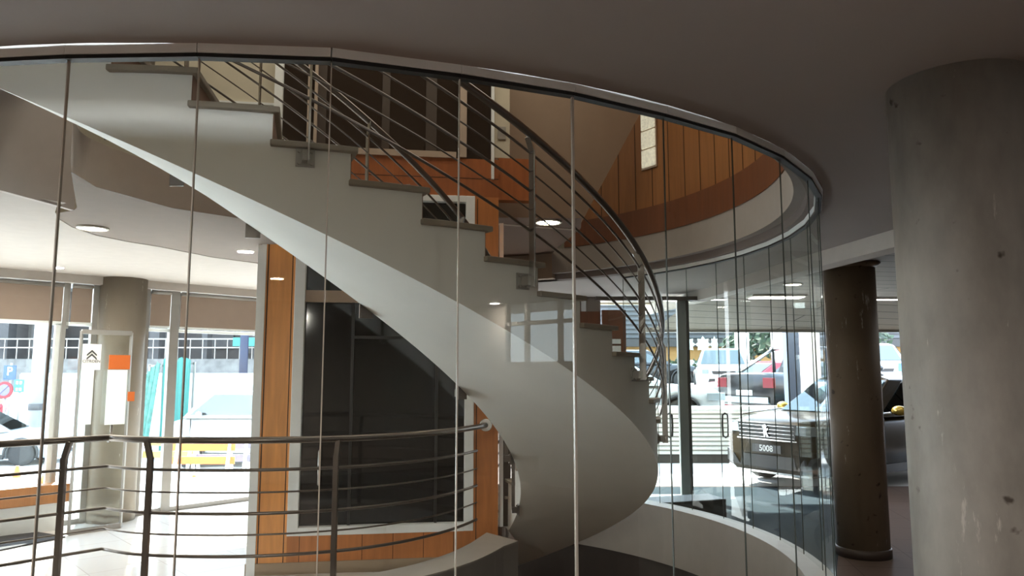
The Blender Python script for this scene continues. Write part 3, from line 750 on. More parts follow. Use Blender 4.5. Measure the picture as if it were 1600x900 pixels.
# glass entrance doors
EY = 10.35
en = thing('entrance_doors', 'glass entrance with a grey post, header and two glass leaves', 'door', (2.38, EY, FZ))
b = MB(); b.box(2.31, 2.43, EY-.05, EY+.05, FZ, 1.045); b.build('post', 'door_grey', en, bevel=.006)
b = MB(); b.box(2.435, 2.475, EY-.03, EY+.03, FZ, 1.0); b.build('door_stile', 'black_metal', en)
b = MB(); b.box(1.15, 2.72, EY-.25, EY-.2, .985, 1.04); b.bar((2.70, EY-.22, 1.015), (2.45, EY, 1.015), .05, .05); b.build('header', 'steel_dark', en)
for x0, x1, hx, lbx in ((2.48, 3.35, 2.93, 'leaf'), (1.35, 2.29, 2.165, 'leaf')):
    b = MB(); b.box(x0, x1, EY-.006, EY+.006, FZ+.02, 1.0); lf = b.build('door_leaf', 'window_glass', en)
    b = MB(); hz = -.72; b.tube([(hx-.035, EY-.05, hz-.14), (hx-.04, EY-.05, hz), (hx-.035, EY-.05, hz+.14), (hx, EY-.05, hz+.165), (hx+.035, EY-.05, hz+.14), (hx+.04, EY-.05, hz), (hx+.035, EY-.05, hz-.14), (hx, EY-.05, hz-.165)], .013, 8, closed=True)
    b.build('handle', 'black_metal', lf)
b = MB(); b.box(1.3, 2.75, EY-.12, EY+.12, FZ, FZ+.03); b.build('threshold', 'door_grey', en)
b = MB(); b.hexa([(1.35, 8.55), (2.53, 8.95), (2.42, 9.35), (1.25, 8.95)], FZ, FZ+.22)
tag(b.build('floor_box', 'black_box', bevel=.01), 'low black box on the blue-grey floor just outside the curved glass', 'box')

b = MB(); b.box(1.33, 1.68, 10.9, 10.98, .25, .92); tag(b.build('wall_panel', 'wood_dark'), 'small dark wooden wall panel seen over the stair treads beside the entrance', 'panel')
for z0, z1, lb in ((.42, .49, 'upper small white plate on the dark wooden wall panel by the entrance'), (.29, .39, 'lower, larger white plate on the dark wooden wall panel by the entrance')):
    b = MB(); b.box(1.42, 1.60, 10.88, 10.90, z0, z1); tag(b.build('wall_plate', 'plate_white', bevel=.004), lb, 'wall plate')

# ---------------------------------------------------------------- viewer's room shell (behind and beside the camera)
def wall_with_hole(name, m, p0, p1, z0, z1, holes, th=.12):
    b = MB(); p0 = Vector(p0); p1 = Vector(p1); L = (p1-p0).length; t = (p1-p0)/L; o = Vector((t.y, -t.x))*th
    xs = sorted(set([0, L]+[h for hh in holes for h in hh[:2]])); zs = sorted(set([z0, z1]+[h for hh in holes for h in hh[2:]]))
    for i in range(len(xs)-1):
        for j in range(len(zs)-1):
            xm, zm = (xs[i]+xs[i+1])/2, (zs[j]+zs[j+1])/2
            if any(h[0] < xm < h[1] and h[2] < zm < h[3] for h in holes): continue
            a, c = p0+t*xs[i], p0+t*xs[i+1]; b.hexa([a, c, c+o, a+o], zs[j], zs[j+1])
    return struct(b.build(name, m))
wall_with_hole('wall_left', 'fascia', (-9, 4.6), (-9, -7), FZ, CZ+.1, [])
wall_with_hole('wall_back', 'fascia', (-9, -7), (6.6, -7), FZ, CZ+.1, [])
wall_with_hole('wall_right', 'fascia', (6.6, -7), (6.6, 2.9), FZ, CZ+.1, [(3.0, 4.6, .17, 1.10)])
b = MB(); b.box(6.55, 6.62, -4.0, -2.4, .75, .81); b.box(6.55, 6.62, -3.53, -3.46, .17, 1.1); b.box(6.55, 6.62, -2.82, -2.76, .17, 1.1)
hw = struct(b.build('window_60', 'alu'), 'high window in the wall behind the viewer')
b = MB(); b.box(6.64, 6.645, -4.0, -2.4, .17, 1.1); b.build('pane', 'tinted_glass', hw)
b = MB(); b.box(16, 16.1, 3.0, 12.2, FZ, 1.6); b.box(6.6, 16, 2.95, 3.1, FZ, 1.6); b.box(8.6, 16, 12.1, 12.2, FZ, 1.6)  # out-of-view walls added to keep the bright yard out of pane reflections
struct(b.build('wall_showroom', 'beige_wall'), 'unseen showroom walls added to block bright reflections')
# ---------------------------------------------------------------- cars
def make_car(name, label, cat, loc, head, paint, st, group=None):
    root = thing(name, label, cat, loc, group); root.rotation_euler = (0, 0, math.atan2(head[1], head[0])); root.scale = (st.get('s', 1),)*3
    def put(mb, nm, m, par=root, bevel=0):
        o = mb.build(nm, m, None, bevel); o.parent = par; return o
    W = st['W']/2; S = st['stations']     # (x, deck z, width factor, bottom z)
    nsec = []
    for x, zd, wf, zb in S:
        w = W*wf; h = zd-zb
        nsec.append([(x, .84*w, zb), (x, .96*w, zb+.10*h), (x, w, zb+.40*h), (x, .995*w, zb+.62*h), (x, .95*w, zb+.86*h), (x, .86*w, zd-.02), (x, .55*w, zd+.008), (x, 0, zd+.014)])
    vs = []; fs = []; m = 15
    for sec in nsec:
        vs += sec+[(x, -y, z) for x, y, z in sec[-2::-1]]
    for i in range(len(S)-1):
        for j in range(m-1): fs.append([i*m+j, i*m+j+1, (i+1)*m+j+1, (i+1)*m+j])
        fs.append([i*m+m-1, i*m, (i+1)*m, (i+1)*m+m-1])
    fs += [list(range(m))[::-1], list(range((len(S)-1)*m, len(S)*m))]
    b = MB(); b.add(vs, fs, 0, True)
    body = put(b, 'body', paint)
    wr = st['wr']
    # wheel arches cut out of the body
    dgc = []
    for wx in st['axles']:
        c = MB(); c.lathe([(wr+.07, -W-.3), (wr+.07, W+.3)], (wx, 0, wr), 28, axis='y'); co = c.build('cut', paint); dgc.append(co)
        co.parent = root; md = body.modifiers.new('cut', 'BOOLEAN'); md.object = co; md.operation = 'DIFFERENCE'; md.solver = 'EXACT'
    bpy.context.view_layer.update()
    dg = bpy.context.evaluated_depsgraph_get(); me = bpy.data.meshes.new_from_object(body.evaluated_get(dg)); body.modifiers.clear(); body.data = me
    for co in dgc: bpy.data.objects.remove(co)
    # inside of the arches
    ch = MB(); L0, L1 = S[-1][0]+.2, S[0][0]-.2; ch.box(L1, L0, -W*.72, W*.72, S[2][3]+.04, S[2][3]+.45); put(ch, 'underbody', 'car_trim')
    for wx in st['axles']:
        for sd in (-1, 1):
            t = MB(); y0 = sd*(W-.235); y1 = sd*(W-.015)
            t.lathe([(wr*.62, y0), (wr*.96, y0), (wr, y0+sd*.03), (wr, y1-sd*.03), (wr*.95, y1), (wr*.64, y1-sd*.005)], (wx, 0, wr), 28, 0, 'y')
            wo = put(t, 'wheel', 'tyre')
            r_ = MB(); r_.lathe([(wr*.64, y1-sd*.03), (wr*.58, y1-sd*.02), (wr*.55, y1-sd*.07)], (wx, 0, wr), 24, 0, 'y'); r_.lathe([(wr*.14, y1-sd*.03), (wr*.12, y1-sd*.01)], (wx, 0, wr), 16, 0, 'y')
            for q in range(5):
                a = 2*PI*q/5+.3; u = Vector((math.cos(a), 0, math.sin(a)))
                r_.bar(Vector((wx, y1-sd*.035, wr))+u*wr*.1, Vector((wx, y1-sd*.035, wr))+u*wr*.6, .07, .02, up=(0, 1, 0))
            put(r_, 'rim', 'alloy', wo)
            l = MB(); pts = [(wx+(wr+.075)*math.cos(a), sd*(W+.004), wr+(wr+.075)*math.sin(a)) for a in [R(-12+204*k/18) for k in range(19)]]
            l.tube(pts, .028, 6); put(l, 'arch_trim', 'car_trim')
    # cabin
    cb = st.get('cabin')
    if cb:
        xa, xb, xc, xd, zb_, zr, wb, wt = cb; wb *= W; wt *= W
        def P_(x, y, z): return Vector((x, y, z))
        base = [(xa, wb*.9), (xa-.25*(xa-xb), wb), (xc+(xd-xc)*.3, wb), (xd, wb*.88)]
        roof = [(xb, wt*.92), (xb-.3, wt), (xc+.25, wt), (xc, wt*.9)]
        b = MB(); vs = [(x, y, zb_-.03) for x, y in base]+[(x, -y, zb_-.03) for x, y in base[::-1]]+[(x, y, zr-.05) for x, y in roof]+[(x, -y, zr-.05) for x, y in roof[::-1]]
        vs += [(x*1.0, y*.75, zr) for x, y in roof]+[(x, -y*.75, zr) for x, y in roof[::-1]]
        fs = []
        for lv in (0, 8):
            for j in range(8): fs.append([lv+j, lv+(j+1) % 8, lv+8+(j+1) % 8, lv+8+j])
        fs += [[16+j for j in range(8)]]
        b.add(vs, fs); put(b, 'cabin', paint, bevel=.03)
        g = MB()
        def q4(a, b_, c, d, l0, l1, k0, k1, off):   # inset quad on face abcd (a,b bottom; c,d top over b,a)
            def pt(u, v): return (a*(1-u)+b_*u)*(1-v)+(d*(1-u)+c*u)*v
            nn = (b_-a).cross(d-a).normalized(); 
            if nn.dot(((a+b_+c+d)/4)-Vector(((xa+xd)/2, 0, zb_))) < 0: nn = -nn
            return [pt(l0, k0)+nn*off, pt(l1, k0)+nn*off, pt(l1, k1)+nn*off, pt(l0, k1)+nn*off], nn
        B3 = [P_(x, y, zb_-.03) for x, y in base]; T3 = [P_(x, y, zr-.05) for x, y in roof]
        mir = lambda p: P_(p.x, -p.y, p.z)
        wl = []
        wl.append(('windscreen', q4(B3[0], mir(B3[0]), mir(T3[0]), T3[0], .03, .97, .08, .95, .012)))
        wl.append(('rear_window', q4(B3[3], mir(B3[3]), mir(T3[3]), T3[3], .06, .94, .3, .92, .012)))
        for sd in (0, 1):
            f_ = (lambda p: p) if sd == 0 else mir
            a, b_, c, d = f_(B3[1]), f_(B3[2]), f_(T3[2]), f_(T3[1])
            wl.append(('side_window', q4(a, b_, c, d, .0, .47, .12, .9, .012))); wl.append(('side_window', q4(a, b_, c, d, .52, .97, .12, .9, .012)))
        for nm, (qd, nn) in wl:
            g = MB(); g.prism(qd, nn*.006); put(g, nm, 'car_glass')
    for sd in (-1, 1):
        if st.get('mirror'):
            mx, mz = st['mirror']; g = MB(); g.blob((mx, sd*(W+.11), mz), .075, .12, .075, 0, 6); g.bar((mx-.02, sd*(W-.08), mz-.05), (mx-.02, sd*(W+.06), mz-.03), .05, .03)
            put(g, 'wing_mirror', st.get('mirror_mat', paint))
    fx = S[0][0]; f0 = W*S[0][2]; f1 = W*S[1][2]; f2 = W*S[2][2]
    hz0, hz1 = st['lamp']
    for sd in (-1, 1):
        h = MB(); pl = [(fx+.012, sd*(f0*.70)), (fx+.012, sd*f0), (S[1][0]+.01, sd*(f1+.012)), (S[2][0]+.06, sd*(f2+.008)), (S[2][0]+.10, sd*(f2-.10)), (fx-.06, sd*f0*.7)]
        h.hexa(pl, hz0, hz1); put(h, 'headlamp', st.get('lamp_mat', 'lamp_lens'), bevel=.008)
        t = MB(); rx = S[-1][0]; r0 = W*S[-1][2]; r1 = W*S[-2][2]
        t.hexa([(rx-.012, sd*r0*.66), (rx-.012, sd*r0), (S[-2][0], sd*(r1+.01)), (S[-2][0]+.02, sd*(r1-.1)), (rx+.05, sd*r0*.66)], hz0, hz1+.05); put(t, 'tail_lamp', 'tail_lamp', bevel=.006)
    g = MB(); gw = st.get('grille_w', .42); gz0, gz1 = st['grille']; g.prism([(fx+.004, -gw, gz0+.03), (fx+.004, gw, gz0+.03), (fx+.004, gw+.03, gz1), (fx+.004, -gw-.03, gz1)], (.012, 0, 0)); gr_ = put(g, 'grille', 'car_trim')
    g = MB(); g.prism([(fx+.004, -W*.55, S[0][3]+.06), (fx+.004, W*.55, S[0][3]+.06), (fx+.004, W*.5, S[0][3]+.24), (fx+.004, -W*.5, S[0][3]+.24)], (.012, 0, 0)); put(g, 'lower_grille', 'car_trim')
    if st.get('plate'):
        g = MB(); pz = st['plate']; g.prism([(fx+.018, -.26, pz), (fx+.018, .26, pz), (fx+.018, .26, pz+.115), (fx+.018, -.26, pz+.115)], (.012, 0, 0)); put(g, 'number_plate', st.get('plate_mat', 'plate_white'))
    for sd in (-1, 1):     # sills and door seams
        g = MB(); g.box(st['axles'][1]+wr+.1, st['axles'][0]-wr-.1, sd*W*.86, sd*(W*.97), S[2][3]-.005, S[2][3]+.12); put(g, 'side_sill', 'car_trim')
        if cb:
            g = MB()
            for dx in (cb[0]-.28, (cb[0]+cb[2])/2-.15): g.box(dx, dx+.008, sd*(W*.96), sd*(W*1.0+.003), S[2][3]+.16, cb[4]-.05)
            put(g, 'door_seam', 'car_trim')
            for dx in ((cb[0]+cb[2])/2-.08, cb[2]+.12):
                g = MB(); g.bar((dx-.18, sd*(W+.012), cb[4]-.17), (dx, sd*(W+.012), cb[4]-.165), .03, .025); put(g, 'door_handle', paint)
    return root, put, fx

def stations(L, hood, belt, nose=.62, zb=.22, tail=None):
    tail = tail or belt+.02
    return [(0, hood-.16, .74, zb+.02), (-.13, hood-.05, .89, zb), (-.42, hood, .98, zb), (-.95, hood+.05, 1, zb), (-1.35, belt-.02, 1, zb), (-L*.5, belt, 1, zb), (-L+1.0, belt+.02, 1, zb), (-L+.35, tail, .97, zb), (-L+.08, tail-.06, .90, zb+.02), (-L, tail-.16, .82, zb+.06)]
SUVST = dict(W=1.86, wr=.355, stations=stations(4.64, 1.02, 1.06), axles=(-.92, -3.76), cabin=(-1.22, -2.15, -4.05, -4.55, 1.06, 1.64, .94, .74), mirror=(-1.72, 1.13), mirror_mat='mirror_gold',
             lamp=(.80, .93), grille=(.70, .95), grille_w=.50, plate=.52, plate_mat='plate_black')
HATCH = dict(W=1.78, wr=.31, stations=stations(4.1, .84, .90, zb=.18), axles=(-.85, -3.42), cabin=(-1.05, -1.95, -3.35, -4.0, .90, 1.45, .94, .72), mirror=(-1.6, .98), lamp=(.60, .74), grille=(.56, .68), grille_w=.33, plate=.36)
SEDAN = dict(W=1.76, wr=.31, stations=stations(4.5, .84, .90, zb=.18, tail=.96), axles=(-.88, -3.5), cabin=(-1.15, -2.0, -3.1, -3.85, .90, 1.42, .93, .70), mirror=(-1.65, .98), lamp=(.60, .72), grille=(.52, .66), grille_w=.35, plate=.36)
BUS = dict(W=1.9, wr=.34, stations=[(0, 1.0, .80, .3), (-.12, 1.12, .92, .27), (-.40, 1.2, .98, .27), (-.8, 1.28, 1, .27), (-2, 1.3, 1, .27), (-4.2, 1.3, 1, .27), (-4.6, 1.3, .97, .27), (-4.72, 1.28, .95, .3)],
           axles=(-.8, -3.8), cabin=(-.55, -1.15, -4.45, -4.7, 1.28, 1.95, .97, .86), mirror=(-1.1, 1.35), lamp=(.72, .92), grille=(.68, .86), grille_w=.5, plate=.45)

# bronze SUV on the showroom floor
fc = Vector((3.80, 11.2, FZ)); hd = Vector((-.85, -.53)).normalized()
suv, put, fx = make_car('suv', 'dark bronze SUV with a chrome-barred grille and 5008 plate on the showroom floor', 'car', fc, hd, 'car_bronze', SUVST)
b = MB()
for k in range(4): b.bar((fx+.02, -.50, .75+.055*k), (fx+.02, .50, .75+.055*k), .012, .008)
b.bar((fx+.018, -.54, .71), (fx+.018, .54, .71), .02, .018)
put(b, 'grille_bar', 'chrome')
b = MB(); lion = [(-.02, -.09), (.0, -.09), (.0, -.03), (.035, -.085), (.06, -.085), (.02, 0), (.055, .02), (.05, .045), (.01, .03), (.03, .075), (.0, .10), (-.045, .085), (-.05, .05), (-.02, .04), (-.035, -.02)]
b.prism([(fx+.026, y, .835+z) for y, z in lion], (.012, 0, 0)); put(b, 'emblem', 'chrome')
mt = Matrix.Translation((fx+.032, 0, .578)) @ Matrix(((0, 0, 1, 0), (1, 0, 0, 0), (0, 1, 0, 0), (0, 0, 0, 1)))
tx = text_mesh('plate_lettering', '5008', .125, mt, 'plate_white', None, .002, .002); tx.parent = suv
b = MB(); b.bar((fx+.02, -.72, .235), (fx+.02, .72, .235), .03, .03)
for sd in (-1, 1): b.bar((fx+.02, sd*.72, .235), (-.16, sd*.86, .26), .03, .03)
put(b, 'bumper_trim', 'chrome')
for sd in (-1, 1):
    b = MB(); b.prism([(fx+.002, sd*.50, .30), (fx+.002, sd*.66, .32), (-.10, sd*.84, .34), (-.10, sd*.84, .52), (fx+.002, sd*.62, .46)], (.01, sd*.008, 0)); put(b, 'fog_lamp_recess', 'car_trim')
    b = MB(); b.tube([(-.5, sd*.905, 1.03), (-1.4, sd*.935, 1.09), (-2.6, sd*.90, 1.12), (-4.1, sd*.86, 1.14)], .012, 6); put(b, 'waist_trim', 'chrome')

def deckz(y): return -1.13 if y < 22.75 else -.64+(y-22.9)*.012
def pxX(px, Y): return (px-800)/F_PX*Y*.996
make_car('hatchback', 'white hatchback with a dark grille facing out high on the ramp behind the louvred wall', 'car', (pxX(1130, 23.2), 23.2, deckz(23.2)), (-.25, -.97), 'car_white', HATCH)
make_car('hatchback', 'white car whose front wheel shows just above the louvred wall', 'car', (pxX(1122, 15.2), 15.2, deckz(15.2)), (.98, -.12), 'car_white', HATCH)
make_car('hatchback', 'red hatchback parked between the white cars and the black pickup', 'car', (pxX(1094, 20.6), 20.6, deckz(20)), (-.97, -.25), 'car_red', HATCH)
make_car('hatchback', 'dark car parked left of the red hatchback behind the entrance post', 'car', (pxX(1088, 28.5), 28.6, deckz(28.5)), (.98, .1), 'car_black', SEDAN)
make_car('hatchback', 'teal hatchback standing low in the yard left of the brown column', 'car', (pxX(1262, 15.7), 15.75, FZ), (-1, 0), 'car_teal', HATCH)
big = dict(HATCH); big['lamp_mat'] = 'blue_lens'; big['lamp'] = (.60, .83); big['s'] = 1.12
make_car('hatchback', 'white car with blue-tinted headlamps seen between the two near concrete columns', 'car', (pxX(1374, 23.4), 23.4, deckz(23.5)), (-.35, -.93), 'car_white', big)
# black pickup with a chrome roll bar, seen from its tail
PK = dict(W=1.86, wr=.39, stations=[(0, .98, .80, .4), (-.15, 1.05, .92, .36), (-.5, 1.1, .98, .36), (-1.2, 1.14, 1, .36), (-2.2, 1.14, 1, .36), (-3.3, 1.14, 1, .36), (-4.8, 1.14, 1, .36), (-5.2, 1.14, .98, .38), (-5.25, 1.10, .97, .42)],
          axles=(-1.0, -4.2), cabin=(-1.4, -2.1, -3.2, -3.4, 1.13, 1.78, .95, .78), mirror=(-1.9, 1.25), lamp=(.8, .98), grille=(.7, .95), grille_w=.5, plate=.55)
ph = Vector((.90, .44)).normalized(); tail = Vector((pxX(1164, 17.6), 17.6))
pk, put, fx = make_car('pickup_truck', 'black pickup truck with a bright roll bar over its bed, tail towards the viewer', 'pickup', (tail.x+ph.x*5.2, tail.y+ph.y*5.2, deckz(18.5)-.02), ph, 'car_black', PK)
b = MB()
for sd in (-.72, .72):
    b.tube([(-3.55, sd, 1.12), (-3.62, sd*.95, 1.70), (-3.7, sd*.9, 1.76)], .045, 8); b.tube([(-3.68, sd*.9, 1.72), (-4.7, sd, 1.16)], .045, 8)
b.tube([(-3.68, -.66, 1.74), (-3.68, .66, 1.74)], .045, 8); put(b, 'roll_bar', 'chrome')
b = MB(); b.prism([(-5.262, -.26, .62), (-5.262, .26, .62), (-5.262, .26, .74), (-5.262, -.26, .74)], (-.01, 0, 0)); put(b, 'rear_plate', 'plate_white')
b = MB(); b.bar((-5.27, -.8, .52), (-5.27, .8, .52), .1, .14); put(b, 'rear_bumper', 'chrome')

# ---------------------------------------------------------------- yard, louvred wall and backdrop on the right
fill('ground', [(-.5, 11.3), (16, 11.3), (16, 3.1), (40, 3.1), (40, 60), (-.5, 60)], [], FZ-.01, 'pave')
b = MB(); prof = [(14.55, -1.13), (16.85, -1.13), (16.86, -1.13), (22.6, -1.13), (22.9, -.64), (60, deckz(60))]
vs = []; fs = []
for y, z in prof:
    xr = 5.35 if y < 16.855 else 45
    vs += [(-1, y, z), (xr, y, z), (-1, y, FZ-.05), (xr, y, FZ-.05)]
for k in range(5): fs += [[4*k, 4*k+1, 4*k+5, 4*k+4], [4*k+1, 4*k+3, 4*k+7, 4*k+5]]
fs += [[0, 1, 3, 2]]
b.add(vs, fs); struct(b.build('terrain_ramp', 'pave', fix=False), 'raised pale parking ramp')
WY = 14.3; WTOP = -.64
b = MB(); b.box(-1, 5.42, WY, WY+.2, FZ+.16, WTOP, 0); b.box(-1, 5.42, WY-.03, WY+.23, WTOP-.06, WTOP+.005, 0); b.box(-1, 5.42, WY+.02, WY+.18, FZ-.02, FZ+.16, 1)
for k in range(9): b.box(-1, 5.42, WY-.015, WY, FZ+.22+k*.085, FZ+.245+k*.085, 2)
struct(b.build('wall_louvred', ['white_wall_out', 'plinth_out', 'groove']), 'white louvred boundary wall with a dark plinth')
b = MB(); b.box(4.95, 5.18, 13.35, 13.57, FZ, .9); tag(b.build('square_post', 'blue_col', bevel=.01), 'blue-grey square post at the end of the louvred wall', 'post')
b = MB(); b.box(5.48, 5.78, 13.9, 14.2, FZ, .9); tag(b.build('square_post', 'white_wall_out', bevel=.01), 'white square post right of the blue-grey post', 'post')
b = MB(); b.box(7.9, 8.6, 22.5, 22.6, deckz(22.5), 1.5); tag(b.build('display_panel', 'sign_white'), 'pale upright display panel seen left of the brown column', 'panel')
b = MB(); b.bar((pxX(1156, 29), 29, deckz(29)), (pxX(1156, 29), 29, 3), .28, .28); b.bar((pxX(1166, 29), 29, deckz(29)), (pxX(1166, 29), 29, 3), .2, .2); tag(b.build('twin_post', 'white_wall_out'), 'white twin post rising behind the white hatchback', 'post')
# low building, hedge and trees
bd = thing('building', 'low ochre building with a dark louvred upper storey behind the parked cars', 'building', (14, 42, -.2))
b = MB(); b.box(3, 34, 42, 50, -.5, 1.45); b.build('wall', 'ochre', bd)
b = MB(); b.box(3, 34, 41.6, 50, 1.45, 1.85); b.build('eaves', 'dark_roof', bd)
b = MB(); b.box(3, 34, 42.1, 50, 1.85, 4.6); b.build('upper_wall', 'shutter', bd)
b = MB()
for k in range(9): b.box(3, 34, 42.0, 42.08, 1.95+k*.26, 2.08+k*.26)
b.build('louvre', 'shutter', bd)
def leaf_cloud(c, r, n, sz, squash=1):
    b = MB()
    for _ in range(n):
        d = Vector((random.gauss(0, 1), random.gauss(0, 1), random.gauss(0, 1))).normalized()*(random.random()**.4)
        p = Vector(c)+Vector((d.x*r, d.y*r, d.z*r*squash)); u = Vector((random.uniform(-1, 1), random.uniform(-1, 1), random.uniform(-1, 1))).normalized(); v = u.orthogonal().normalized()
        s_ = sz*random.uniform(.6, 1.3); b.add([p-u*s_, p+v*s_*.6, p+u*s_, p-v*s_*.6], [[0, 1, 2, 3]])
    return b
b = MB(); b.box(3, 30, 36, 36.8, -.6, .55)
hd_ = leaf_cloud((0, 0, 0), 1, 1, .1)
for _ in range(1500):
    p = Vector((random.uniform(3, 30), 35.95+random.uniform(-.1, .1), random.uniform(-.6, .65))); s_ = .14; u = Vector((random.uniform(-1, 1), random.uniform(-.5, .5), random.uniform(-1, 1))).normalized(); v = u.orthogonal()
    b.add([p-u*s_, p+v*s_*.6, p+u*s_, p-v*s_*.6], [[0, 1, 2, 3]])
tag(b.build('hedge', 'green_leaf', fix=False), 'long dark clipped hedge in front of the low ochre building', 'hedge')
for px, Y, zc, r, lb in ((1152, 33, .95, .75, 'small bushy tree in front of the ochre building, right of the twin post'), (1176, 38, 1.9, 1.1, 'taller dark tree behind the pickup roll bar'), (1225, 32, 1.6, 1.15, 'leafy tree beside the blue-grey post'),
                         (1352, 30, 1.3, 1.0, 'tree just visible right of the brown column')):
    x = pxX(px, Y); t = thing('tree', lb, 'tree', (x, Y, -.4))
    leaf_cloud((x, Y, zc), r, 500, .17).build('crown', 'green_leaf', t, fix=False)
    b = MB(); b.tube([(x, Y, -.4), (x+.05, Y, zc*.5), (x, Y, zc)], [.09, .07, .04]); b.build('trunk', 'bark', t)
for k, (px, lb) in enumerate(((1075, 'pale star-shaped ornament on a white pole, nearest the entrance post'), (1099, 'pale star-shaped ornament on a white pole, above the white hatchback bonnet'), (1117, 'pale star-shaped ornament on a white pole, above the white hatchback roof'))):
    Y = 30.5; x = pxX(px, Y); t = thing('star_ornament', lb, 'ornament', (x, Y, deckz(Y)), 'star ornaments on poles')
    b = MB(); pts = []
    for q in range(16):
        a = PI*q/8; rr = .22 if q % 2 else .32
        pts.append((x+rr*math.cos(a)*(.55 if k == 2 else 1), Y-.03, 1.15+rr*math.sin(a)*1.05))
    b.prism(pts, (0, .05, 0)); b.build('star', 'topiary', t)
    b = MB(); b.bar((x, Y, deckz(Y)), (x, Y, 1.0), .07, .07); b.build('pole', 'topiary', t)
    b = MB(); b.box(x-.15, x+.15, Y-.05, Y-.03, .05, .4); b.build('panel', 'topiary', t)

# ---------------------------------------------------------------- street on the left
ZS_ = -2.40
A = W0-WD*9-WN*.35; B_ = W0+WD*(SE+1)-WN*.35
pv = -WN
fill('street', [tuple(A+pv*2.4), tuple(B_+pv*2.4), (-1, 40), (-1, 70), (-70, 70), (-70, 0)], [], ZS_, 'street')
b = MB(); A2, B2 = A+pv*2.6, B_+pv*2.6; b.hexa([tuple(A), tuple(B_), tuple(B2), tuple(A2)], ZS_-.1, FZ-.03); struct(b.build('sidewalk', 'pave'), 'pale pavement outside the street windows')
bl = thing('building', 'long pale building with dark openings and round posts across the street', 'building', (-17, 31, ZS_))
b = MB(); b.box(-34, -4, 30.0, 31.5, ZS_, .55); b.build('base_wall', 'stone', bl)
b = MB(); b.box(-34, -4, 31.2, 40, .55, 9); b.build('back_wall', 'facade_dark', bl)
b = MB(); b.box(-34, -4, 29.8, 40, 3.4, 9); b.build('upper_wall', 'facade_pale', bl)
for k, x in enumerate([-33+2.05*q for q in range(14)]):
    b = MB(); w = .11 if k % 3 else .2; b.box(x-w, x+w, 30.1, 30.6, .55, 3.4); b.build('pillar', 'facade_grey', bl)
b = MB()
for z in (1.0, 1.35): b.bar((-34, 29.95, z), (-4, 29.95, z), .05, .05)
for q in range(60): b.bar((-34+.5*q, 29.95, .55), (-34+.5*q, 29.95, 1.35), .03, .03)
b.build('railing', 'alu', bl)
for x0, x1, z0, z1 in ((-20.2, -19.4, .9, 2.3), (-14.9, -14.3, 1.0, 2.2), (-12.6, -11.7, 1.0, 2.4), (-11.3, -10.9, .8, 2.0), (-25, -24.2, .9, 2.0)):
    b = MB(); b.box(x0, x1, 31.1, 31.19, z0, z1); w = b.build('window', 'facade_grey', bl)
b = MB(); b.box(-11.2, -9.3, 29.7, 29.78, 1.05, 1.4); b.build('fascia_board', 'teal', bl)
b = MB(); b.box(-16.5, -4, 25.0, 25.15, ZS_, -.02); b.box(-30, -16.5, 25.4, 25.5, ZS_, -.6); tag(b.build('hoarding', 'hoarding'), 'long white construction hoarding across the street', 'hoarding')
for px0, px1, z1, mt_, lb, jag in ((230, 252, .35, 'teal_net', 'pale teal debris netting hung left of the tall teal sheet', 1), (256, 300, .42, 'teal', 'tall teal construction sheet tied over a frame by the hoarding', 0)):
    Y = 22.0; x0, x1 = pxX(px0, Y), pxX(px1, Y); t = thing('construction_sheet', lb, 'sheet', ((x0+x1)/2, Y, ZS_))
    b = MB(); n = 14; top = [(x0+(x1-x0)*k/n, Y+.06*math.sin(k*2.1), z1+random.uniform(-.06, .04)-(.0 if not jag else .5*abs(k/n-.8))) for k in range(n+1)]; bot = [(x0-(.35 if jag else 0)+(x1-x0)*k/n*(1.2 if jag else 1), Y+.10*math.sin(k*1.7), ZS_) for k in range(n+1)]
    b.add(top+bot, [[k, k+1, n+2+k, n+1+k] for k in range(n)], 0, True); b.build('sheet', mt_, t, fix=False)
    b = MB(); b.bar((x0, Y+.2, ZS_), (x0, Y+.2, z1-.1), .06); b.bar((x1, Y+.2, ZS_), (x1, Y+.2, z1-.1), .06); b.bar((x0, Y+.2, z1-.15), (x1, Y+.2, z1-.15), .06); b.build('frame', 'alu', t)
make_car('sedan', 'white car parked across the street at the far left beside the road signs', 'car', (pxX(118, 20.5), 20.5, ZS_), (.96, .26), 'car_white', SEDAN)
make_car('van', 'white van parked in front of the hoarding beside the wooden shopfront edge', 'van', (pxX(284, 20), 20, ZS_), (-.99, .08), 'car_white', BUS)
# street furniture
def sign(x, y, label, parts, h):
    t = thing('street_sign', label, 'sign', (x, y, ZS_)); b = MB(); b.tube([(x, y, ZS_), (x, y, h)], .035); b.build('pole', 'alu', t); return t
Y = 23.0
x = pxX(19, Y); t = sign(x, Y, 'blue square parking sign with a white P on the street', None, .3)
b = MB(); b.box(x-.19, x+.19, Y-.06, Y-.04, -.22, .22); b.build('plate', 'blue_sign', t)
face = lambda x, y, z: Matrix(((1, 0, 0, x), (0, 0, -1, y), (0, 1, 0, z), (0, 0, 0, 1)))
text_mesh('lettering', 'P', .36, face(x, Y-.064, .03), 'sign_white', t, .002, .004)
x = pxX(13, 21.5); Y = 21.5; t = sign(x, Y, 'round red-rimmed road sign below the parking sign', None, -.3)
b = MB(); b.lathe([(.24, -.02), (.24, .02)], (x, Y-.05, -.5), 28, axis='y'); b.build('plate', 'red', t)
b = MB(); b.lathe([(.165, -.024), (.165, -.02)], (x, Y-.052, -.5), 28, axis='y'); b.bar((x-.12, Y-.078, -.62), (x+.12, Y-.078, -.38), .03, .004); b.build('disc', 'lilac', t)
x = pxX(35, Y); t = sign(x, Y, 'small light blue sign with white symbols right of the round road sign', None, -.05)
b = MB(); b.box(x-.14, x+.14, Y-.06, Y-.04, -.56, -.20); b.build('plate', 'sky_sign', t)
b = MB()
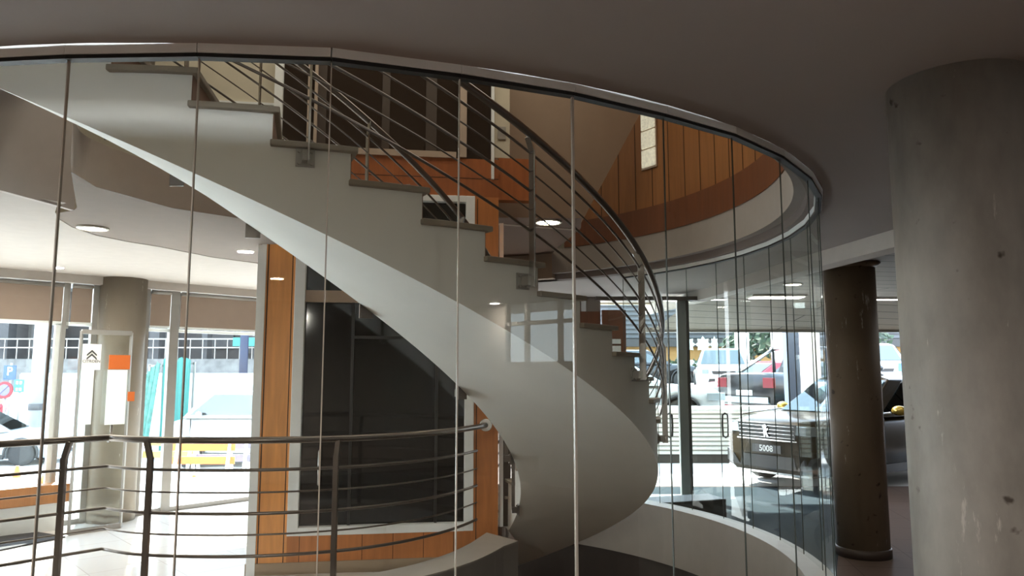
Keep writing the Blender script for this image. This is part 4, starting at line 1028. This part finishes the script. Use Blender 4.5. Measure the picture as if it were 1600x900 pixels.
for zz in (-.28, -.47): b.box(x-.08, x-.02, Y-.066, Y-.06, zz-.05, zz+.03); b.box(x+.02, x+.08, Y-.066, Y-.06, zz-.05, zz+.03)
b.build('symbol', 'sign_white', t)
lampx = pxX(62, 24); t = thing('street_lamp_post', 'tall pale lamp post across the street at the left', 'post', (lampx, 24, ZS_)); b = MB(); b.tube([(lampx, 24, ZS_), (lampx, 24, 4)], .2, 14); b.build('pole', 'facade_pale', t)
b = MB(); b.tube([(lampx, 24, -1.2), (lampx, 24, -1.0)], .22, 14); b.build('band', 'facade_grey', t)
t = thing('dark_post', 'dark round post in front of the far building near the shopfront edge', 'post', (pxX(381, 27), 27, ZS_)); b = MB(); b.tube([(pxX(381, 27), 27, ZS_), (pxX(381, 27), 27, 2.2)], .15, 12); b.build('pole', 'navy', t)
# road-work barriers and cones
for k, (px, Y, m1, lb) in enumerate(((268, 15.5, 'yellow', 'yellow road-work barrier behind the guard rail'), (325, 14.5, 'orange', 'orange and white road-work barrier in front of the white van'), (352, 14.9, 'lilac', 'pale lilac barrier board close to the white van'))):
    x = pxX(px, Y); t = thing('road_barrier', lb, 'barrier', (x, Y, ZS_))
    b = MB()
    for z in (-1.75, -1.5): b.box(x-.6, x+.6, Y, Y+.03, z, z+.14)
    b.build('board', m1, t)
    for s_ in (-.5, .5):
        b = MB(); b.bar((x+s_, Y+.25, ZS_), (x+s_, Y+.02, -1.35), .05); b.bar((x+s_, Y-.25, ZS_), (x+s_, Y+.02, -1.35), .05); b.build('leg', 'sign_white', t)
for k, (px, Y, lb) in enumerate(((40, 14.5, 'traffic cone in front of the white car at the left'), (312, 13.2, 'traffic cone left of the orange barrier'), (88, 16, 'traffic cone by the grey window post'))):
    x = pxX(px, Y); t = thing('traffic_cone', lb, 'cone', (x, Y, ZS_))
    b = MB(); b.lathe([(.15, ZS_+.03), (.03, ZS_+.62)], (x, Y, 0), 20); b.build('cone', 'orange', t)
    b = MB(); b.lathe([(.111, ZS_+.25), (.08, ZS_+.4)], (x, Y, 0), 20); b.build('band', 'sign_white', t)
    b = MB(); b.box(x-.18, x+.18, Y-.18, Y+.18, ZS_, ZS_+.03); b.build('base', 'orange', t)

# people : one skinned surface per body
def person(label, x, y, z, H, face_a, top, bottom, walk=.12):
    t = thing('person', label, 'person', (x, y, z))
    V = [(0, 0, .53), (0, 0, .62), (0, 0, .74), (0, 0, .82), (0, .0, .865), (0, .012, .93), (0, .005, .98)]; Rd = [.085, .078, .095, .075, .034, .062, .04]; E = [(0, 1), (1, 2), (2, 3), (3, 4), (4, 5), (5, 6)]
    for sd in (-1, 1):
        k = len(V); sw = walk*sd
        V += [(sd*.055, 0, .50), (sd*.06, .5*sw, .27), (sd*.06, -.2*sw, .045), (sd*.065, .07-.2*sw, .02)]; Rd += [.062, .042, .027, .022]; E += [(0, k), (k, k+1), (k+1, k+2), (k+2, k+3)]
        k = len(V)
        V += [(sd*.105, 0, .80), (sd*.135, -.4*sw, .63), (sd*.13, -.2*sw+.06, .49), (sd*.128, -.2*sw+.075, .43)]; Rd += [.038, .030, .022, .018]; E += [(3, k), (k, k+1), (k+1, k+2), (k+2, k+3)]
    me = bpy.data.meshes.new('body'); me.from_pydata([tuple(c*H for c in v) for v in V], E, []); o = bpy.data.objects.new('body', me); COL.objects.link(o)
    sk = o.modifiers.new('skin', 'SKIN')
    for i, r in enumerate(Rd): me.skin_vertices[0].data[i].radius = (r*H, r*H)
    me.skin_vertices[0].data[0].use_root = True
    o.modifiers.new('sub', 'SUBSURF').levels = 1
    bpy.context.view_layer.update(); dg = bpy.context.evaluated_depsgraph_get(); m2 = bpy.data.meshes.new_from_object(o.evaluated_get(dg)); o.modifiers.clear(); o.data = m2
    m2.materials.clear()
    for m_ in (bottom, top, 'skin', 'hair', 'sign_black'): m2.materials.append(M[m_])
    for p in m2.polygons:
        c = p.center/H; p.use_smooth = True
        p.material_index = 4 if c.z < .045 else 0 if c.z < .52 and abs(c.x) < .115 else 2 if c.z > .85 or (c.z < .5 and abs(c.x) >= .115) else 1
        if c.z > .945 or (c.z > .90 and c.y < -.01): p.material_index = 3
    o.parent = t; t.rotation_euler = (0, 0, face_a); return t
person('person in a red top and dark trousers standing by the road signs', pxX(6, 22), 22, ZS_, 1.72, R(150), 'red', 'navy')
person('worker in a yellow-green vest on the terrace of the far building', pxX(52, 29.4), 30.82, .55, 1.7, R(90), 'hi_vis', 'facade_dark', .2)

# ---------------------------------------------------------------- light
w = bpy.data.worlds.new('world'); sc.world = w; w.use_nodes = True; N = w.node_tree.nodes; L = w.node_tree.links
bg = N['Background']; tc = N.new('ShaderNodeTexCoord'); sx = N.new('ShaderNodeSeparateXYZ'); rp = N.new('ShaderNodeValToRGB')
L.new(tc.outputs['Generated'], sx.inputs[0]); L.new(sx.outputs['Z'], rp.inputs['Fac']); L.new(rp.outputs['Color'], bg.inputs['Color'])
rp.color_ramp.elements[0].position = .0; rp.color_ramp.elements[0].color = (.95, .97, 1, 1); rp.color_ramp.elements[1].position = .6; rp.color_ramp.elements[1].color = (.55, .74, 1, 1)
bg.inputs['Strength'].default_value = 2.3
def sun(name, d, e, ang):
    l = bpy.data.lights.new(name, 'SUN'); l.energy = e; l.angle = R(ang); l.color = (1, .95, .88); o = bpy.data.objects.new(name, l); COL.objects.link(o)
    o.rotation_euler = Vector(d).to_track_quat('-Z', 'Y').to_euler(); return o
sun('sun', (.35, -.75, -.72), 5.5, 1.0)
def area(name, loc, d, sx, sy, e, col=(1, .93, .84)):
    l = bpy.data.lights.new(name, 'AREA'); l.shape = 'RECTANGLE'; l.size = sx; l.size_y = sy; l.energy = e; l.color = col
    o = bpy.data.objects.new(name, l); COL.objects.link(o); o.location = loc; o.rotation_euler = Vector(d).to_track_quat('-Z', 'Y').to_euler(); return o
area('upper_fill', (-1.0, 6.3, 4.2), (0, 0, -1), 4, 3, 22, (1, .88, .72))  # soft lamp added under the closed upper ceiling to brighten the storey
for x, y, z, e in ((-1.73, -2.0, CZ, 38), (-1.73, -4.0, CZ, 34), (6.3, -3.95, CZ, 22), (-5.2, -2.6, CZ, 36)):  # last lamp is added only to brighten the viewer's side
    l = bpy.data.lights.new('downlight_lamp', 'AREA'); l.shape = 'DISK'; l.size = .14; l.energy = e; l.color = (1, .93, .84)
    o = bpy.data.objects.new('downlight_lamp', l); COL.objects.link(o); o.location = (x, y, z-.02)
area('showroom_fill', (6.0, 8.0, 1.0), (0, 0, -1), 3, 3, 4, (1, .95, .88))  # unseen soft lamp added to brighten the right showroom
area('left_showroom_fill', (-4.5, 7.0, 1.0), (0, 0, -1), 1.5, 1.5, 10, (1, .92, .82))  # area lamp without a fitting, added to lift the left showroom

sc.view_settings.view_transform = 'Standard'; sc.view_settings.look = 'None'; sc.view_settings.exposure = 2.45; sc.view_settings.gamma = 1
cy = sc.cycles
cy.max_bounces = 10; cy.diffuse_bounces = 5; cy.glossy_bounces = 5; cy.transmission_bounces = 6; cy.transparent_max_bounces = 24
cy.sample_clamp_indirect = 6; cy.caustics_reflective = False; cy.caustics_refractive = False
cy.use_denoising = True
